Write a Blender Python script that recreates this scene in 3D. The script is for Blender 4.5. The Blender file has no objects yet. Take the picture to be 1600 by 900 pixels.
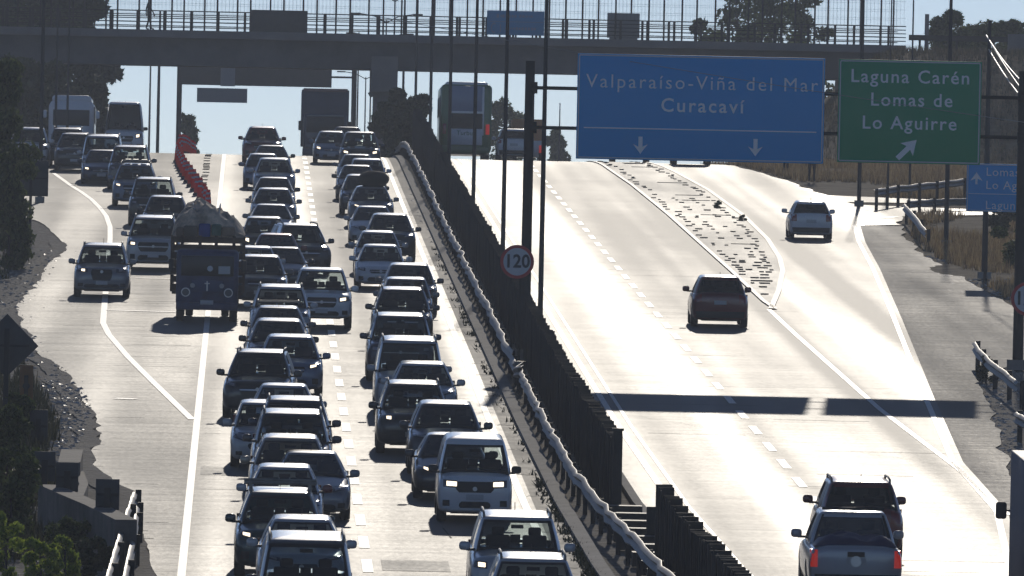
import bpy, bmesh, math, random
from mathutils import Vector, Matrix, noise
from mathutils.bvhtree import BVHTree
C = bpy.context.scene.collection
R = math.radians
random.seed(7)

# ------------------------------------------------------------------ camera, sky, sun, exposure
F = 20000.0            # focal length in photo pixels (1600 wide): a long telephoto from a footbridge
HC = 14.9              # camera height above the road plane
S = 0.026              # the road climbs 2.6 % up to the crest
ROLL = R(1.2)
def cam_rotation():
    d = Vector((-400, 700, -F)).normalized()
    g = Vector((0, 1, S)).normalized()
    k = g.z
    lo = Vector((math.sin(ROLL), math.cos(ROLL), 0))
    b = 0.0
    for _ in range(60):                       # camera-space up vector with up.d == k
        u = Vector((lo.x, lo.y, b)).normalized()
        b -= (u.dot(d) - k) / d.z
    u = Vector((lo.x, lo.y, b)).normalized()
    def frame(a, n):
        z = a.normalized(); x = z.cross(n).normalized(); y = z.cross(x)
        return Matrix((x, y, z)).transposed()
    return frame(g, Vector((0, 0, 1))) @ frame(d, u).transposed()
RC = cam_rotation()
CAMP = Vector((0, 0, HC))
cd = bpy.data.cameras.new('camera'); cam = bpy.data.objects.new('camera', cd); C.objects.link(cam)
cam.matrix_world = Matrix.Translation(CAMP) @ RC.to_4x4()
cd.sensor_width = 36; cd.lens = F / 1600 * 36; cd.clip_start = 1; cd.clip_end = 6000
bpy.context.scene.camera = cam

SUN_EL, SUN_AZ = R(16.8), R(3.1)              # low sun ahead, slightly to the right
w = bpy.data.worlds.new('World'); bpy.context.scene.world = w; w.use_nodes = True
nt = w.node_tree; nt.nodes.clear()
sky = nt.nodes.new('ShaderNodeTexSky'); sky.sky_type = 'NISHITA'; sky.sun_disc = False
sky.sun_elevation = SUN_EL; sky.sun_rotation = SUN_AZ
sky.air_density = 0.36; sky.dust_density = 0.022; sky.ozone_density = 1.6; sky.altitude = 500
bg = nt.nodes.new('ShaderNodeBackground'); bg.inputs[1].default_value = 0.15
wo = nt.nodes.new('ShaderNodeOutputWorld')
tint = nt.nodes.new('ShaderNodeVectorMath'); tint.operation = 'MULTIPLY'; tint.inputs[1].default_value = (1.05, 1.02, 1.03)   # cool daylight balance
nt.links.new(sky.outputs[0], tint.inputs[0]); nt.links.new(tint.outputs[0], bg.inputs[0]); nt.links.new(bg.outputs[0], wo.inputs[0])
sl = bpy.data.lights.new('sun', 'SUN'); sl.energy = 2.7; sl.angle = R(0.53); sl.color = (1, 0.915, 0.79)
so = bpy.data.objects.new('sun', sl); C.objects.link(so)
sdir = Vector((math.sin(SUN_AZ) * math.cos(SUN_EL), math.cos(SUN_AZ) * math.cos(SUN_EL), math.sin(SUN_EL)))
so.rotation_euler = sdir.to_track_quat('Z', 'Y').to_euler()
vs = bpy.context.scene.view_settings
vs.view_transform = 'Standard'; vs.look = 'None'; vs.exposure = -1.0; vs.gamma = 1; vs.use_curve_mapping = False
cy = bpy.context.scene.cycles
cy.max_bounces = 6; cy.transparent_max_bounces = 12; cy.volume_bounces = 0; cy.use_denoising = True
cy.sample_clamp_indirect = 4; cy.caustics_reflective = False; cy.caustics_refractive = False

# ------------------------------------------------------------------ ground shape and photo-to-place measuring
Y0, RV, SMAX = 595.0, 900.0, 0.036
YE = Y0 + SMAX * RV
def drop(y):
    if y < Y0: return 0.0
    if y < YE: return (y - Y0) ** 2 / (2 * RV)
    return SMAX * SMAX * RV / 2 + SMAX * (y - YE)
def gz(y): return S * y - drop(y)
def slope(y):
    return S - (0 if y < Y0 else min(SMAX, (y - Y0) / RV))
def ray(px, py):
    return RC @ Vector((px - 800, 450 - py, -F)).normalized()
def W(px, py, h=0.0):                         # the point h above the ground seen at a photo pixel
    d = ray(px, py); D = 400.0
    t = (HC - h) / (S * d.y - d.z)
    D = t * d.y
    if D > Y0:                                # march over the crest
        y = Y0
        while y < 900:
            z = HC + d.z / d.y * y
            if z <= gz(y) + h: break
            y += 0.5
        D = y
    return Vector((d.x / d.y * D, D, HC + d.z / d.y * D))
def A(px, py, D):                             # the point at distance D seen at a photo pixel
    d = ray(px, py); return Vector((d.x / d.y * D, D, HC + d.z / d.y * D))
def XG(px, D):                                # ground point at distance D in the photo column px
    x = 0
    for _ in range(4):
        v = RC.transposed() @ (Vector((x, D, gz(D))) - CAMP)
        x += (px - 800 - v.x / -v.z * F) / F * D
    return Vector((x, D, gz(D)))
def pix(p):
    v = RC.transposed() @ (Vector(p) - CAMP)
    return (800 + v.x / -v.z * F, 450 - v.y / -v.z * F)

# ------------------------------------------------------------------ materials
MATS = {}
def mat(name, col, rough=0.6, metal=0.0, coat=0.0, spec=0.5, emis=None, es=0.0, var=0.0, vscale=3.0, bump=0.0, alpha=None):
    if name in MATS: return MATS[name]
    m = bpy.data.materials.new(name); m.use_nodes = True
    n = m.node_tree; b = n.nodes['Principled BSDF']
    b.inputs['Base Color'].default_value = (*col, 1); b.inputs['Roughness'].default_value = rough
    b.inputs['Metallic'].default_value = metal; b.inputs['Coat Weight'].default_value = coat
    b.inputs['Coat Roughness'].default_value = 0.06
    b.inputs['Specular IOR Level'].default_value = spec
    if emis: b.inputs['Emission Color'].default_value = (*emis, 1); b.inputs['Emission Strength'].default_value = es
    if var or bump:
        tc = n.nodes.new('ShaderNodeTexCoord'); no = n.nodes.new('ShaderNodeTexNoise')
        no.inputs['Scale'].default_value = vscale; no.inputs['Detail'].default_value = 6; no.inputs['Roughness'].default_value = 0.65
        n.links.new(tc.outputs['Object'], no.inputs['Vector'])
        if var:
            r = n.nodes.new('ShaderNodeValToRGB'); r.color_ramp.elements[0].position = 0.3; r.color_ramp.elements[1].position = 0.7
            r.color_ramp.elements[0].color = (*[c * (1 - var) for c in col], 1)
            r.color_ramp.elements[1].color = (*[min(1, c * (1 + var)) for c in col], 1)
            n.links.new(no.outputs['Fac'], r.inputs['Fac']); n.links.new(r.outputs['Color'], b.inputs['Base Color'])
        if bump:
            bp = n.nodes.new('ShaderNodeBump'); bp.inputs['Strength'].default_value = bump
            n.links.new(no.outputs['Fac'], bp.inputs['Height']); n.links.new(bp.outputs['Normal'], b.inputs['Normal'])
    MATS[name] = m
    return m
def glass_mat(name, tint, fac=0.12):
    m = bpy.data.materials.new(name); m.use_nodes = True; n = m.node_tree; n.nodes.clear()
    o = n.nodes.new('ShaderNodeOutputMaterial'); mx = n.nodes.new('ShaderNodeMixShader')
    t = n.nodes.new('ShaderNodeBsdfTransparent'); t.inputs[0].default_value = (*tint, 1)
    g = n.nodes.new('ShaderNodeBsdfGlossy'); g.inputs['Roughness'].default_value = 0.03; g.inputs[0].default_value = (0.9, 0.95, 1, 1)
    f = n.nodes.new('ShaderNodeFresnel'); f.inputs[0].default_value = 1.7
    n.links.new(f.outputs[0], mx.inputs[0]); n.links.new(t.outputs[0], mx.inputs[1]); n.links.new(g.outputs[0], mx.inputs[2])
    n.links.new(mx.outputs[0], o.inputs[0]); MATS[name] = m
    return m
GLASS = glass_mat('window_glass', (0.66, 0.72, 0.72))
GLASSD = glass_mat('tinted_glass', (0.13, 0.15, 0.17))
BLACK = mat('black_plastic', (0.02, 0.02, 0.022), 0.55)
RUBBER = mat('rubber', (0.018, 0.018, 0.018), 0.85)
CHROME = mat('chrome', (0.5, 0.5, 0.52), 0.28, 1.0)
ALLOY = mat('alloy_rim', (0.35, 0.35, 0.37), 0.35, 0.9)
SEAT = mat('seat_fabric', (0.03, 0.03, 0.034), 0.9)
LENS = mat('lamp_lens', (0.10, 0.11, 0.13), 0.15, 0.2, 1.0)
LIT = mat('lit_lamp', (0.8, 0.75, 0.6), 0.2, emis=(1, 0.82, 0.58), es=5.0)
REDL = mat('red_lamp', (0.25, 0.01, 0.012), 0.25, 0, 1.0)
REDLIT = mat('lit_red_lamp', (0.35, 0.012, 0.012), 0.25, emis=(1, 0.05, 0.03), es=0.42)
PLATE = mat('plate_white', (0.55, 0.55, 0.55), 0.4)
STEEL = mat('galvanised_steel', (0.24, 0.225, 0.20), 0.5, 0.15, var=0.3, vscale=6)
POLE = mat('pole_grey', (0.04, 0.042, 0.045), 0.7, 0.0, var=0.2, vscale=2)
DARKST = mat('dark_steel', (0.02, 0.021, 0.022), 0.65, 0.2, var=0.3, vscale=3)
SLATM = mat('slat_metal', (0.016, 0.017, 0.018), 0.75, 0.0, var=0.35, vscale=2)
CONC = mat('concrete', (0.30, 0.285, 0.265), 0.9, var=0.25, vscale=1.2, bump=0.2)
CONCD = mat('bridge_concrete', (0.22, 0.205, 0.20), 0.9, var=0.18, vscale=0.6)
SIGNB = mat('sign_back', (0.05, 0.052, 0.055), 0.6, 0.0, var=0.2, vscale=3)
BLUE = mat('sign_blue', (0.0, 0.34, 0.74), 0.5)
GREEN = mat('sign_green', (0.0, 0.30, 0.13), 0.5)
WHITE = mat('sign_white', (0.60, 0.62, 0.64), 0.5)
PAINT = mat('road_paint', (0.75, 0.75, 0.72), 0.55, var=0.18, vscale=5)

# ------------------------------------------------------------------ mesh helpers
class MB:
    def __init__(s): s.v = []; s.f = []; s.m = []
    def add(s, vs_, fs, m=0):
        o = len(s.v); s.v += [tuple(p) for p in vs_]; s.f += [tuple(i + o for i in f) for f in fs]; s.m += [m] * len(fs)
    def box(s, c, d, m=0, rot=None):
        x, y, z = d[0] / 2, d[1] / 2, d[2] / 2
        vs_ = [Vector((a * x, b * y, e * z)) for a in (-1, 1) for b in (-1, 1) for e in (-1, 1)]
        if rot is not None: vs_ = [rot @ v for v in vs_]
        c = Vector(c)
        s.add([v + c for v in vs_], [(0, 1, 3, 2), (4, 6, 7, 5), (0, 4, 5, 1), (2, 3, 7, 6), (0, 2, 6, 4), (1, 5, 7, 3)], m)
    def tube(s, pts, r, n=8, m=0, caps=True):
        pts = [Vector(p) for p in pts]; rs = r if isinstance(r, (list, tuple)) else [r] * len(pts); rings = []
        for i, p in enumerate(pts):
            t = (pts[min(i + 1, len(pts) - 1)] - pts[max(i - 1, 0)]).normalized()
            up = Vector((0, 0, 1)) if abs(t.z) < 0.9 else Vector((1, 0, 0))
            a = t.cross(up).normalized(); b = t.cross(a).normalized()
            rings.append([p + (a * math.cos(2 * math.pi * k / n) + b * math.sin(2 * math.pi * k / n)) * rs[i] for k in range(n)])
        vs_ = [q for rg in rings for q in rg]; fs = []
        for i in range(len(pts) - 1):
            for k in range(n):
                fs.append((i * n + k, i * n + (k + 1) % n, (i + 1) * n + (k + 1) % n, (i + 1) * n + k))
        if caps: fs += [tuple(range(n - 1, -1, -1)), tuple((len(pts) - 1) * n + k for k in range(n))]
        s.add(vs_, fs, m)
    def disc(s, c, ax, r, t, n=20, m=0):           # short cylinder about axis 'x','y','z'
        c = Vector(c); e = {'x': Vector((1, 0, 0)), 'y': Vector((0, 1, 0)), 'z': Vector((0, 0, 1))}[ax]
        s.tube([c - e * t / 2, c + e * t / 2], r, n, m)
    def lathe_x(s, c, prof, n=20, m=0):            # prof: (x offset, radius)
        c = Vector(c); vs_ = []; fs = []
        for (x, r) in prof:
            for k in range(n):
                a = 2 * math.pi * k / n; vs_.append(c + Vector((x, r * math.cos(a), r * math.sin(a))))
        P = len(prof)
        for i in range(P - 1):
            for k in range(n): fs.append((i * n + k, i * n + (k + 1) % n, (i + 1) * n + (k + 1) % n, (i + 1) * n + k))
        fs += [tuple(range(n)), tuple((P - 1) * n + k for k in range(n - 1, -1, -1))]
        s.add(vs_, fs, m)
    def mesh(s, name, mats, smooth=None):
        me = bpy.data.meshes.new(name); me.from_pydata(s.v, [], s.f)
        for m_ in (mats if isinstance(mats, (list, tuple)) else [mats]): me.materials.append(m_)
        me.polygons.foreach_set('material_index', s.m); me.update()
        if smooth:
            b = bmesh.new(); b.from_mesh(me); bmesh.ops.recalc_face_normals(b, faces=b.faces); b.to_mesh(me); b.free()
            me.shade_smooth(); me.set_sharp_from_angle(angle=R(smooth))
        return me
    def build(s, name, mats, parent=None, smooth=None):
        me = s.mesh(name, mats, smooth)
        return link(name, me, parent)
def link(name, me, parent=None):
    o = bpy.data.objects.new(name, me); C.objects.link(o)
    if parent: o.parent = parent
    return o
def tag(o, label, cat, group=None):
    o['label'] = label; o['category'] = cat
    if group: o['group'] = group
    return o
def struct(o): o['kind'] = 'structure'; return o
def stuff(o, label=None, cat=None):
    o['kind'] = 'stuff'
    if label: o['label'] = label; o['category'] = cat
    return o
def empty(name, label, cat, loc=(0, 0, 0), group=None, rz=0.0, pitch=False):
    o = bpy.data.objects.new(name, None); C.objects.link(o); o.empty_display_size = 0.3
    pose(o, loc, rz, pitch); tag(o, label, cat, group)
    return o
def pose(o, loc, rz=0.0, pitch=False):
    p = math.atan(slope(loc[1])) if pitch else 0
    o.matrix_world = Matrix.Translation(Vector(loc)) @ Matrix.Rotation(p, 4, 'X') @ Matrix.Rotation(rz, 4, 'Z')
def copy_tree(o, skip=()):
    c = o.copy(); C.objects.link(c)
    def rec(a, b):
        for ch in a.children:
            if ch.name.split('.')[0] in skip: continue
            d = ch.copy(); C.objects.link(d); d.parent = b; d.matrix_parent_inverse = ch.matrix_parent_inverse.copy(); rec(ch, d)
    rec(o, c)
    return c
def text_mesh(name, body, size, space=1.0, align='CENTER', mats=None, parent=None, at=(0, 0, 0), ext=0.006, bold=0.0, sx=1.0):
    cu = bpy.data.curves.new(name, 'FONT'); cu.body = body; cu.size = size; cu.space_character = space
    cu.align_x = align; cu.align_y = 'CENTER'; cu.extrude = ext; cu.offset = bold; cu.resolution_u = 3
    t = bpy.data.objects.new(name, cu); C.objects.link(t)
    dg = bpy.context.evaluated_depsgraph_get()
    me = bpy.data.meshes.new_from_object(t.evaluated_get(dg)); bpy.data.objects.remove(t)
    me.materials.clear(); me.materials.append(mats)
    me.transform(Matrix.Translation(Vector(at)) @ Matrix.Rotation(R(90), 4, 'X') @ Matrix.Diagonal((sx, 1, 1, 1)))
    return link(name, me, parent)

# ------------------------------------------------------------------ the ground, roads and markings
def rows(a, b):
    r = [a]; y = a
    while y < b:
        y = (math.floor(y / 2) + 1) * 2 if y < 580 else ((math.floor(y / 2) + 1) * 2 if y < 700 else (math.floor(y / 50) + 1) * 50)
        r.append(min(y, b))
    return r
def interp(tab, y):
    if y <= tab[0][0]: return tab[0][1]
    for (a, p), (b, q) in zip(tab, tab[1:]):
        if y <= b: return p + (q - p) * (y - a) / (b - a)
    return tab[-1][1]
def sm(t): t = max(0, min(1, t)); return t * t * (3 - 2 * t)
def emb(x, y):
    k = sm((x - 26) / 8) + sm((-x - 15) / 8)
    f = sm((y - 632) / 36) if y < 690 else 1 - sm((y - 692) / 40)
    return 6.6 * min(k, 1) * f
def strip(name, left, right, mats, z, y0=None, y1=None, parts=1):
    """a sheet between two edges given as (Y, X) tables"""
    y0 = y0 if y0 is not None else max(left[0][0], right[0][0]); y1 = y1 if y1 is not None else min(left[-1][0], right[-1][0])
    ys = rows(y0, y1); mb = MB(); vs_ = []
    for y in ys:
        a, b = interp(left, y), interp(right, y)
        for k in range(parts + 1):
            vs_.append((a + (b - a) * k / parts, y, gz(y) + z))
    n = parts + 1
    fs = [(i * n + k, i * n + k + 1, (i + 1) * n + k + 1, (i + 1) * n + k) for i in range(len(ys) - 1) for k in range(parts)]
    mb.add(vs_, fs)
    return mb
def table(pts):                               # photo pixels on the ground -> sorted (Y, X)
    q = sorted((W(*p).y, W(*p).x) for p in pts)
    return q

def ground_material(name, cols, sc, rough=0.95):
    m = bpy.data.materials.new(name); m.use_nodes = True; n = m.node_tree; b = n.nodes['Principled BSDF']
    g = n.nodes.new('ShaderNodeNewGeometry')
    n1 = n.nodes.new('ShaderNodeTexNoise'); n1.inputs['Scale'].default_value = sc; n1.inputs['Detail'].default_value = 10; n1.inputs['Roughness'].default_value = 0.7
    r = n.nodes.new('ShaderNodeValToRGB'); r.color_ramp.elements[0].position = 0.32; r.color_ramp.elements[1].position = 0.7
    r.color_ramp.elements[0].color = (*cols[0], 1); r.color_ramp.elements[1].color = (*cols[-1], 1)
    if len(cols) > 2: e = r.color_ramp.elements.new(0.5); e.color = (*cols[1], 1)
    bp = n.nodes.new('ShaderNodeBump'); bp.inputs['Strength'].default_value = 1.0; bp.inputs['Distance'].default_value = 0.22
    n2 = n.nodes.new('ShaderNodeTexNoise'); n2.inputs['Scale'].default_value = 4; n2.inputs['Detail'].default_value = 6
    n.links.new(g.outputs['Position'], n1.inputs['Vector']); n.links.new(g.outputs['Position'], n2.inputs['Vector'])
    n.links.new(n1.outputs['Fac'], r.inputs['Fac']); n.links.new(r.outputs['Color'], b.inputs['Base Color'])
    n.links.new(n2.outputs['Fac'], bp.inputs['Height']); n.links.new(bp.outputs['Normal'], b.inputs['Normal'])
    b.inputs['Roughness'].default_value = rough; b.inputs['Specular IOR Level'].default_value = 0.2
    return m
def asphalt_material(name, col, r_lo, r_hi, spec, streak=1.0):
    m = bpy.data.materials.new(name); m.use_nodes = True; n = m.node_tree; b = n.nodes['Principled BSDF']
    g = n.nodes.new('ShaderNodeNewGeometry')
    def noise_(sx, sy, scale, det, rough=0.6):
        mp = n.nodes.new('ShaderNodeMapping'); mp.inputs['Scale'].default_value = (sx, sy, 0.0)
        t = n.nodes.new('ShaderNodeTexNoise'); t.inputs['Scale'].default_value = scale; t.inputs['Detail'].default_value = det
        t.inputs['Roughness'].default_value = rough
        n.links.new(g.outputs['Position'], mp.inputs['Vector']); n.links.new(mp.outputs['Vector'], t.inputs['Vector'])
        return t.outputs['Fac']
    def ramp(src, p0, v0, p1, v1):
        r = n.nodes.new('ShaderNodeMapRange'); r.inputs['From Min'].default_value = p0; r.inputs['From Max'].default_value = p1
        r.inputs['To Min'].default_value = v0; r.inputs['To Max'].default_value = v1
        n.links.new(src, r.inputs['Value']); return r.outputs[0]
    def op(o, a, c):
        q = n.nodes.new('ShaderNodeMath'); q.operation = o
        for i, x in enumerate((a, c)):
            if isinstance(x, (int, float)): q.inputs[i].default_value = x
            else: n.links.new(x, q.inputs[i])
        return q.outputs[0]
    tracks = noise_(1.0, 0.005, 0.62, 1, 0.4)             # wheel tracks running along the road
    joints = noise_(0.05, 0.9, 1.0, 3, 0.8)          # bands laid across the road
    fine = noise_(5.0, 0.7, 1.6, 8, 0.8)                # grain
    seams = ramp(noise_(0.22, 2.6, 1.0, 4, 0.7), 0.60, 0.0, 0.74, 1.0)   # short seams lying across
    blot = noise_(1, 0.10, 0.22, 3)
    v = op('ADD', op('MULTIPLY', tracks, 0.55 * streak), op('ADD', op('MULTIPLY', joints, 0.18), op('MULTIPLY', seams, 0.10)))
    v = op('ADD', v, op('MULTIPLY', fine, 0.26)); v = op('ADD', v, op('MULTIPLY', blot, 0.25))
    tot = 0.55 * streak + 0.70
    rough = ramp(v, tot * 0.40, r_lo, tot * 0.60, r_hi)
    n.links.new(rough, b.inputs['Roughness'])
    mul = op('SUBTRACT', ramp(op('ADD', op('MULTIPLY', fine, 0.6), op('MULTIPLY', joints, 0.4)), 0.3, 0.62, 0.7, 1.35), op('MULTIPLY', seams, 0.35))
    cm = n.nodes.new('ShaderNodeVectorMath'); cm.operation = 'SCALE'; cm.inputs[0].default_value = col
    n.links.new(mul, cm.inputs['Scale']); n.links.new(cm.outputs[0], b.inputs['Base Color'])
    b.inputs['Specular IOR Level'].default_value = spec
    bp = n.nodes.new('ShaderNodeBump'); bp.inputs['Strength'].default_value = 0.25; bp.inputs['Distance'].default_value = 0.02
    n.links.new(fine, bp.inputs['Height']); n.links.new(bp.outputs['Normal'], b.inputs['Normal'])
    return m
DIRT = ground_material('gravelly_dirt', [(0.14, 0.12, 0.10), (0.28, 0.25, 0.21), (0.46, 0.42, 0.36)], 2.6)
DRY = ground_material('dry_grass_soil', [(0.13, 0.10, 0.06), (0.24, 0.18, 0.11), (0.36, 0.28, 0.17)], 0.5)
ASPH_L = asphalt_material('asphalt_queue_side', (0.085, 0.082, 0.077), 0.54, 0.71, 0.5, 1.0)
ASPH_R = asphalt_material('asphalt_open_side', (0.09, 0.087, 0.083), 0.54, 0.67, 0.5, 1.3)
ASPH_S = asphalt_material('asphalt_shoulder', (0.17, 0.152, 0.128), 0.68, 0.88, 0.4, 0.3)

xs = [-500, -250, -120, -80, -60, -48, -40] + [x for x in range(-34, 64, 2)] + [70, 80, 100, 150, 260, 500]
ys = rows(20, 620) + rows(620, 760)[1:] + [800, 900, 1100, 1500, 2000]
mb = MB(); vs_ = []
for y in ys:
    for x in xs:
        bumpz = 0.0
        if x > 24 or x < -14: bumpz = 0.25 * noise.noise(Vector((x * 0.12, y * 0.06, 0)))
        vs_.append((x, y, gz(y) - 0.035 + emb(x, y) + bumpz))
nx = len(xs)
mb.add(vs_, [(i * nx + k, i * nx + k + 1, (i + 1) * nx + k + 1, (i + 1) * nx + k) for i in range(len(ys) - 1) for k in range(nx - 1)])
for fi, f in enumerate(mb.f):
    cx = sum(mb.v[i][0] for i in f) / 4
    mb.m[fi] = 1 if cx > 22 and sum(mb.v[i][1] for i in f) / 4 > 390 else 0
gr = struct(mb.build('ground', [DIRT, DRY])); 
for p in gr.data.polygons: p.use_smooth = True

# paved outline, left and right
PL = table([(236, 960), (234, 900), (228, 860), (212, 800), (196, 770), (160, 745), (148, 715), (155, 655), (132, 622), (95, 580), (62, 556), (28, 500), (30, 478), (52, 440), (100, 385), (96, 372), (60, 345), (20, 335), (-30, 325), (-60, 290), (-60, 262)])
PL = PL + [(620, PL[-1][1]), (760, PL[-1][1] - 2)]
PL = [(20, PL[0][1])] + PL
PR = table([(1680, 960), (1600, 790), (1568, 705), (1556, 660), (1545, 640), (1528, 600), (1560, 578), (1640, 560), (1640, 498), (1590, 485), (1530, 450), (1500, 430), (1440, 395), (1412, 370), (1405, 345), (1412, 337), (1700, 334), (1700, 322), (1345, 320), (1318, 315), (1290, 305), (1250, 290), (1205, 274), (1165, 264)])
PR = [(20, PR[0][1])] + PR + [(640, PR[-1][1] - 1), (760, PR[-1][1] - 3)]
def ragged(tab, seed):
    out = []
    y = 200.0
    while y < 620:
        k = 0.10 * noise.noise(Vector((y * 0.35, seed, 0))) + 0.22 * noise.noise(Vector((y * 0.09, seed, 5)))
        out.append((y, interp(tab, y) + k)); y += 1.0
    return [(20, out[0][1])] + out + [(a, b) for a, b in tab if a > 622]
PL = ragged(PL, 1.3)
PR = [(a, b + (0.25 * noise.noise(Vector((a * 0.3, 4.4, 1))) if b < 30 else 0)) for a, b in [(y_, interp(PR, y_)) for y_ in rows(20, 760)]]
XL, XD, XR = -1.2, 2.6, 6.35                    # left carriageway: solid line, dashes, right line
QL, QD, QR = 9.65, 13.15, 16.95                 # right carriageway
def const(x): return [(20, x), (760, x)]
MEDT = [(190, 2.9), (225, 1.6), (240, 1.1), (265, 0.5), (290, 0.15), (330, 0.0)]
def med(y): return interp(MEDT, y)            # the median bends away from the queue near the camera
def medt(x, k=1.0): return [(y, x + k * med(y)) for y in rows(20, 760)]
struct(strip('road', const(XL - 0.05), const(6.6), None, 0, 20, 760, 16).build('road_queue_side', ASPH_L))
struct(strip('road', PL, const(XL - 0.05), None, 0, 20, 760, 10).build('road_exit_side', asphalt_material('asphalt_exit', (0.12, 0.116, 0.106), 0.57, 0.74, 0.45, 0.5)))
struct(strip('shoulder', const(6.6), medt(6.98, 0.5), None, 0, 20, 760, 1).build('shoulder', ASPH_S))
SPILL = ground_material('gravel_spill', [(0.14, 0.125, 0.11), (0.22, 0.20, 0.175), (0.36, 0.33, 0.29)], 3.5, 0.9)
struct(strip('spill', [(a, b - 0.5 - 0.5 * abs(noise.noise(Vector((a * 0.11, 3, 3))))) for a, b in PL if a < 600], [(a, b + 0.28 * noise.noise(Vector((a * 0.8, 7, 1))) + 0.05) for a, b in PL if a < 600], None, 0.004, 205, 470, 3).build('gravel_edge', SPILL))
RE = table([(1600, 905), (1575, 800), (1505, 722), (1460, 622), (1410, 500), (1375, 420), (1352, 378), (1344, 352), (1352, 345), (1375, 341), (1400, 339)])
RE = [(20, RE[0][1])] + RE
# asphalt inside the right edge line, rough shoulder outside it
def re_x(y):
    if y > W(1344, 352).y: return interp(PR, y)
    return interp(RE, y)
REt = [(y, min(re_x(y), interp(PR, y))) for y in rows(20, 760)]
struct(strip('road', medt(8.95), REt, None, 0, 20, 760, 12).build('road_open_side', ASPH_R))
struct(strip('shoulder', [(y, min(re_x(y), interp(PR, y))) for y in rows(20, 760)], PR, None, 0, 20, W(1344, 352).y, 6).build('shoulder', ASPH_S))
# kerb strip beside the guard rail
mb = MB()
for a, b in zip(rows(150, 700), rows(150, 700)[1:]):
    for x0, x1, z0, z1 in ((6.98, 6.98, 0, 0.11), (6.98, 7.28, 0.11, 0.13), (7.28, 7.28, 0.13, -0.07)):
        ma, m_b = med(a) * 0.5, med(b) * 0.5
        mb.add([(x0 + ma, a, gz(a) + z0), (x1 + ma, a, gz(a) + z1), (x1 + m_b, b, gz(b) + z1), (x0 + m_b, b, gz(b) + z0)], [(0, 1, 2, 3)])
struct(mb.build('kerb', CONC))
mb = MB()
for a, b in zip(rows(150, 700), rows(150, 700)[1:]):
    for x0, x1, z0, z1 in ((8.70, 8.70, -0.07, 0.10), (8.70, 8.90, 0.10, 0.10), (8.90, 8.90, 0.10, 0.0)):
        ma, m_b = med(a), med(b)
        mb.add([(x0 + ma, a, gz(a) + z0), (x1 + ma, a, gz(a) + z1), (x1 + m_b, b, gz(b) + z1), (x0 + m_b, b, gz(b) + z0)], [(0, 1, 2, 3)])
struct(mb.build('kerb', CONC))
# painted lines
def line_x(xc, wd, y0, y1, mb, z=0.012):
    tb = xc if isinstance(xc, list) else const(xc)
    s_ = strip('', [(y, interp(tb, y) - wd / 2) for y in rows(y0, y1)], [(y, interp(tb, y) + wd / 2) for y in rows(y0, y1)], None, z, y0, y1)
    mb.add(s_.v, s_.f)
mb = MB()
line_x(XL, 0.17, 100, 700, mb); line_x(medt(XR, 0.25), 0.17, 100, 700, mb)
line_x(medt(QL, 0.9), 0.16, 100, 700, mb); line_x(medt(QL + 0.33, 0.9), 0.10, 100, 640, mb)
y = 110
while y < 640:
    line_x(XD, 0.22, y, y + 4.6, mb); line_x(QD, 0.20, y + 3, y + 7.6, mb); y += 8.9
REm = [(a, b - 0.25) for a, b in RE]
line_x(REm, 0.15, 120, W(1344, 353).y, mb)
# curl of the edge line into the side road
def poly_line(pts, wd, mb, z=0.014):
    P = [W(*p) for p in pts]
    for i in range(len(P) - 1):
        a, b = P[i], P[i + 1]; d = (b - a); d.z = 0; d.normalize(); nn = Vector((-d.y, d.x, 0)) * wd / 2
        q = [a + nn, a - nn, b - nn, b + nn]
        mb.add([(v.x, v.y, gz(v.y) + z) for v in q], [(0, 1, 2, 3)])
poly_line([(1344, 353), (1350, 347), (1366, 342), (1400, 339)], 0.35, mb)
poly_line([(84, 271), (98, 281), (112, 291), (128, 301), (143, 312), (156, 325), (166, 338), (172, 355), (172, 375), (168, 420), (163, 480), (161, 505), (170, 523), (200, 558), (240, 598), (270, 627), (300, 656)], 0.19, mb)
poly_line([(166, 485), (275, 488)], 0.5, mb); poly_line([(212, 435), (270, 436)], 0.4, mb); poly_line([(180, 623), (212, 624)], 0.6, mb)
GL = W(1210, 484).y
line_x([(W(1575, 805).y, W(1575, 805).x), (W(1500, 735).y, W(1500, 735).x), (W(1375, 640).y, W(1375, 640).x), (W(1240, 520).y, W(1240, 520).x), (W(1205, 487).y, W(1205, 487).x)], 0.16, W(1575, 805).y, GL, mb)
road_marks = struct(mb.build('road_markings', PAINT))

# gore paved with stones between the carriageway and the side road
GLt = table([(1208, 484), (1190, 472), (1140, 425), (1090, 380), (1040, 335), (985, 290), (950, 266), (928, 254)])
GRt = table([(1208, 486), (1221, 455), (1227, 425), (1222, 405), (1203, 375), (1165, 338), (1110, 298), (1060, 271), (1020, 256)])
ga, gb = GLt[0][0], 628
GRs = [(y, max(interp(GRt, y), interp(GLt, y) + 0.02)) for y in rows(ga, gb)]
COB = asphalt_material('stone_paving', (0.22, 0.21, 0.19), 0.57, 0.72, 0.45, 0.2)
struct(strip('gore', [(a, b + 0.15) for a, b in GLt], [(a, b - 0.18) for a, b in GRs], None, 0.03, ga + 2, gb, 4).build('paved_island', COB))
mb = MB()
s_ = strip('', GLt, [(a, b + 0.15) for a, b in GLt], None, 0.05, ga, gb); mb.add(s_.v, s_.f)
s_ = strip('', [(a, b - 0.18) for a, b in GRs], GRs, None, 0.05, ga, gb); mb.add(s_.v, s_.f)
for tb in (GLt, GRs):                          # outer kerb faces
    for a, b in zip(rows(ga, gb), rows(ga, gb)[1:]):
        xa, xb = interp(tb, a), interp(tb, b)
        mb.add([(xa, a, gz(a)), (xb, b, gz(b)), (xb, b, gz(b) + 0.05), (xa, a, gz(a) + 0.05)], [(0, 1, 2, 3)])
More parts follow.
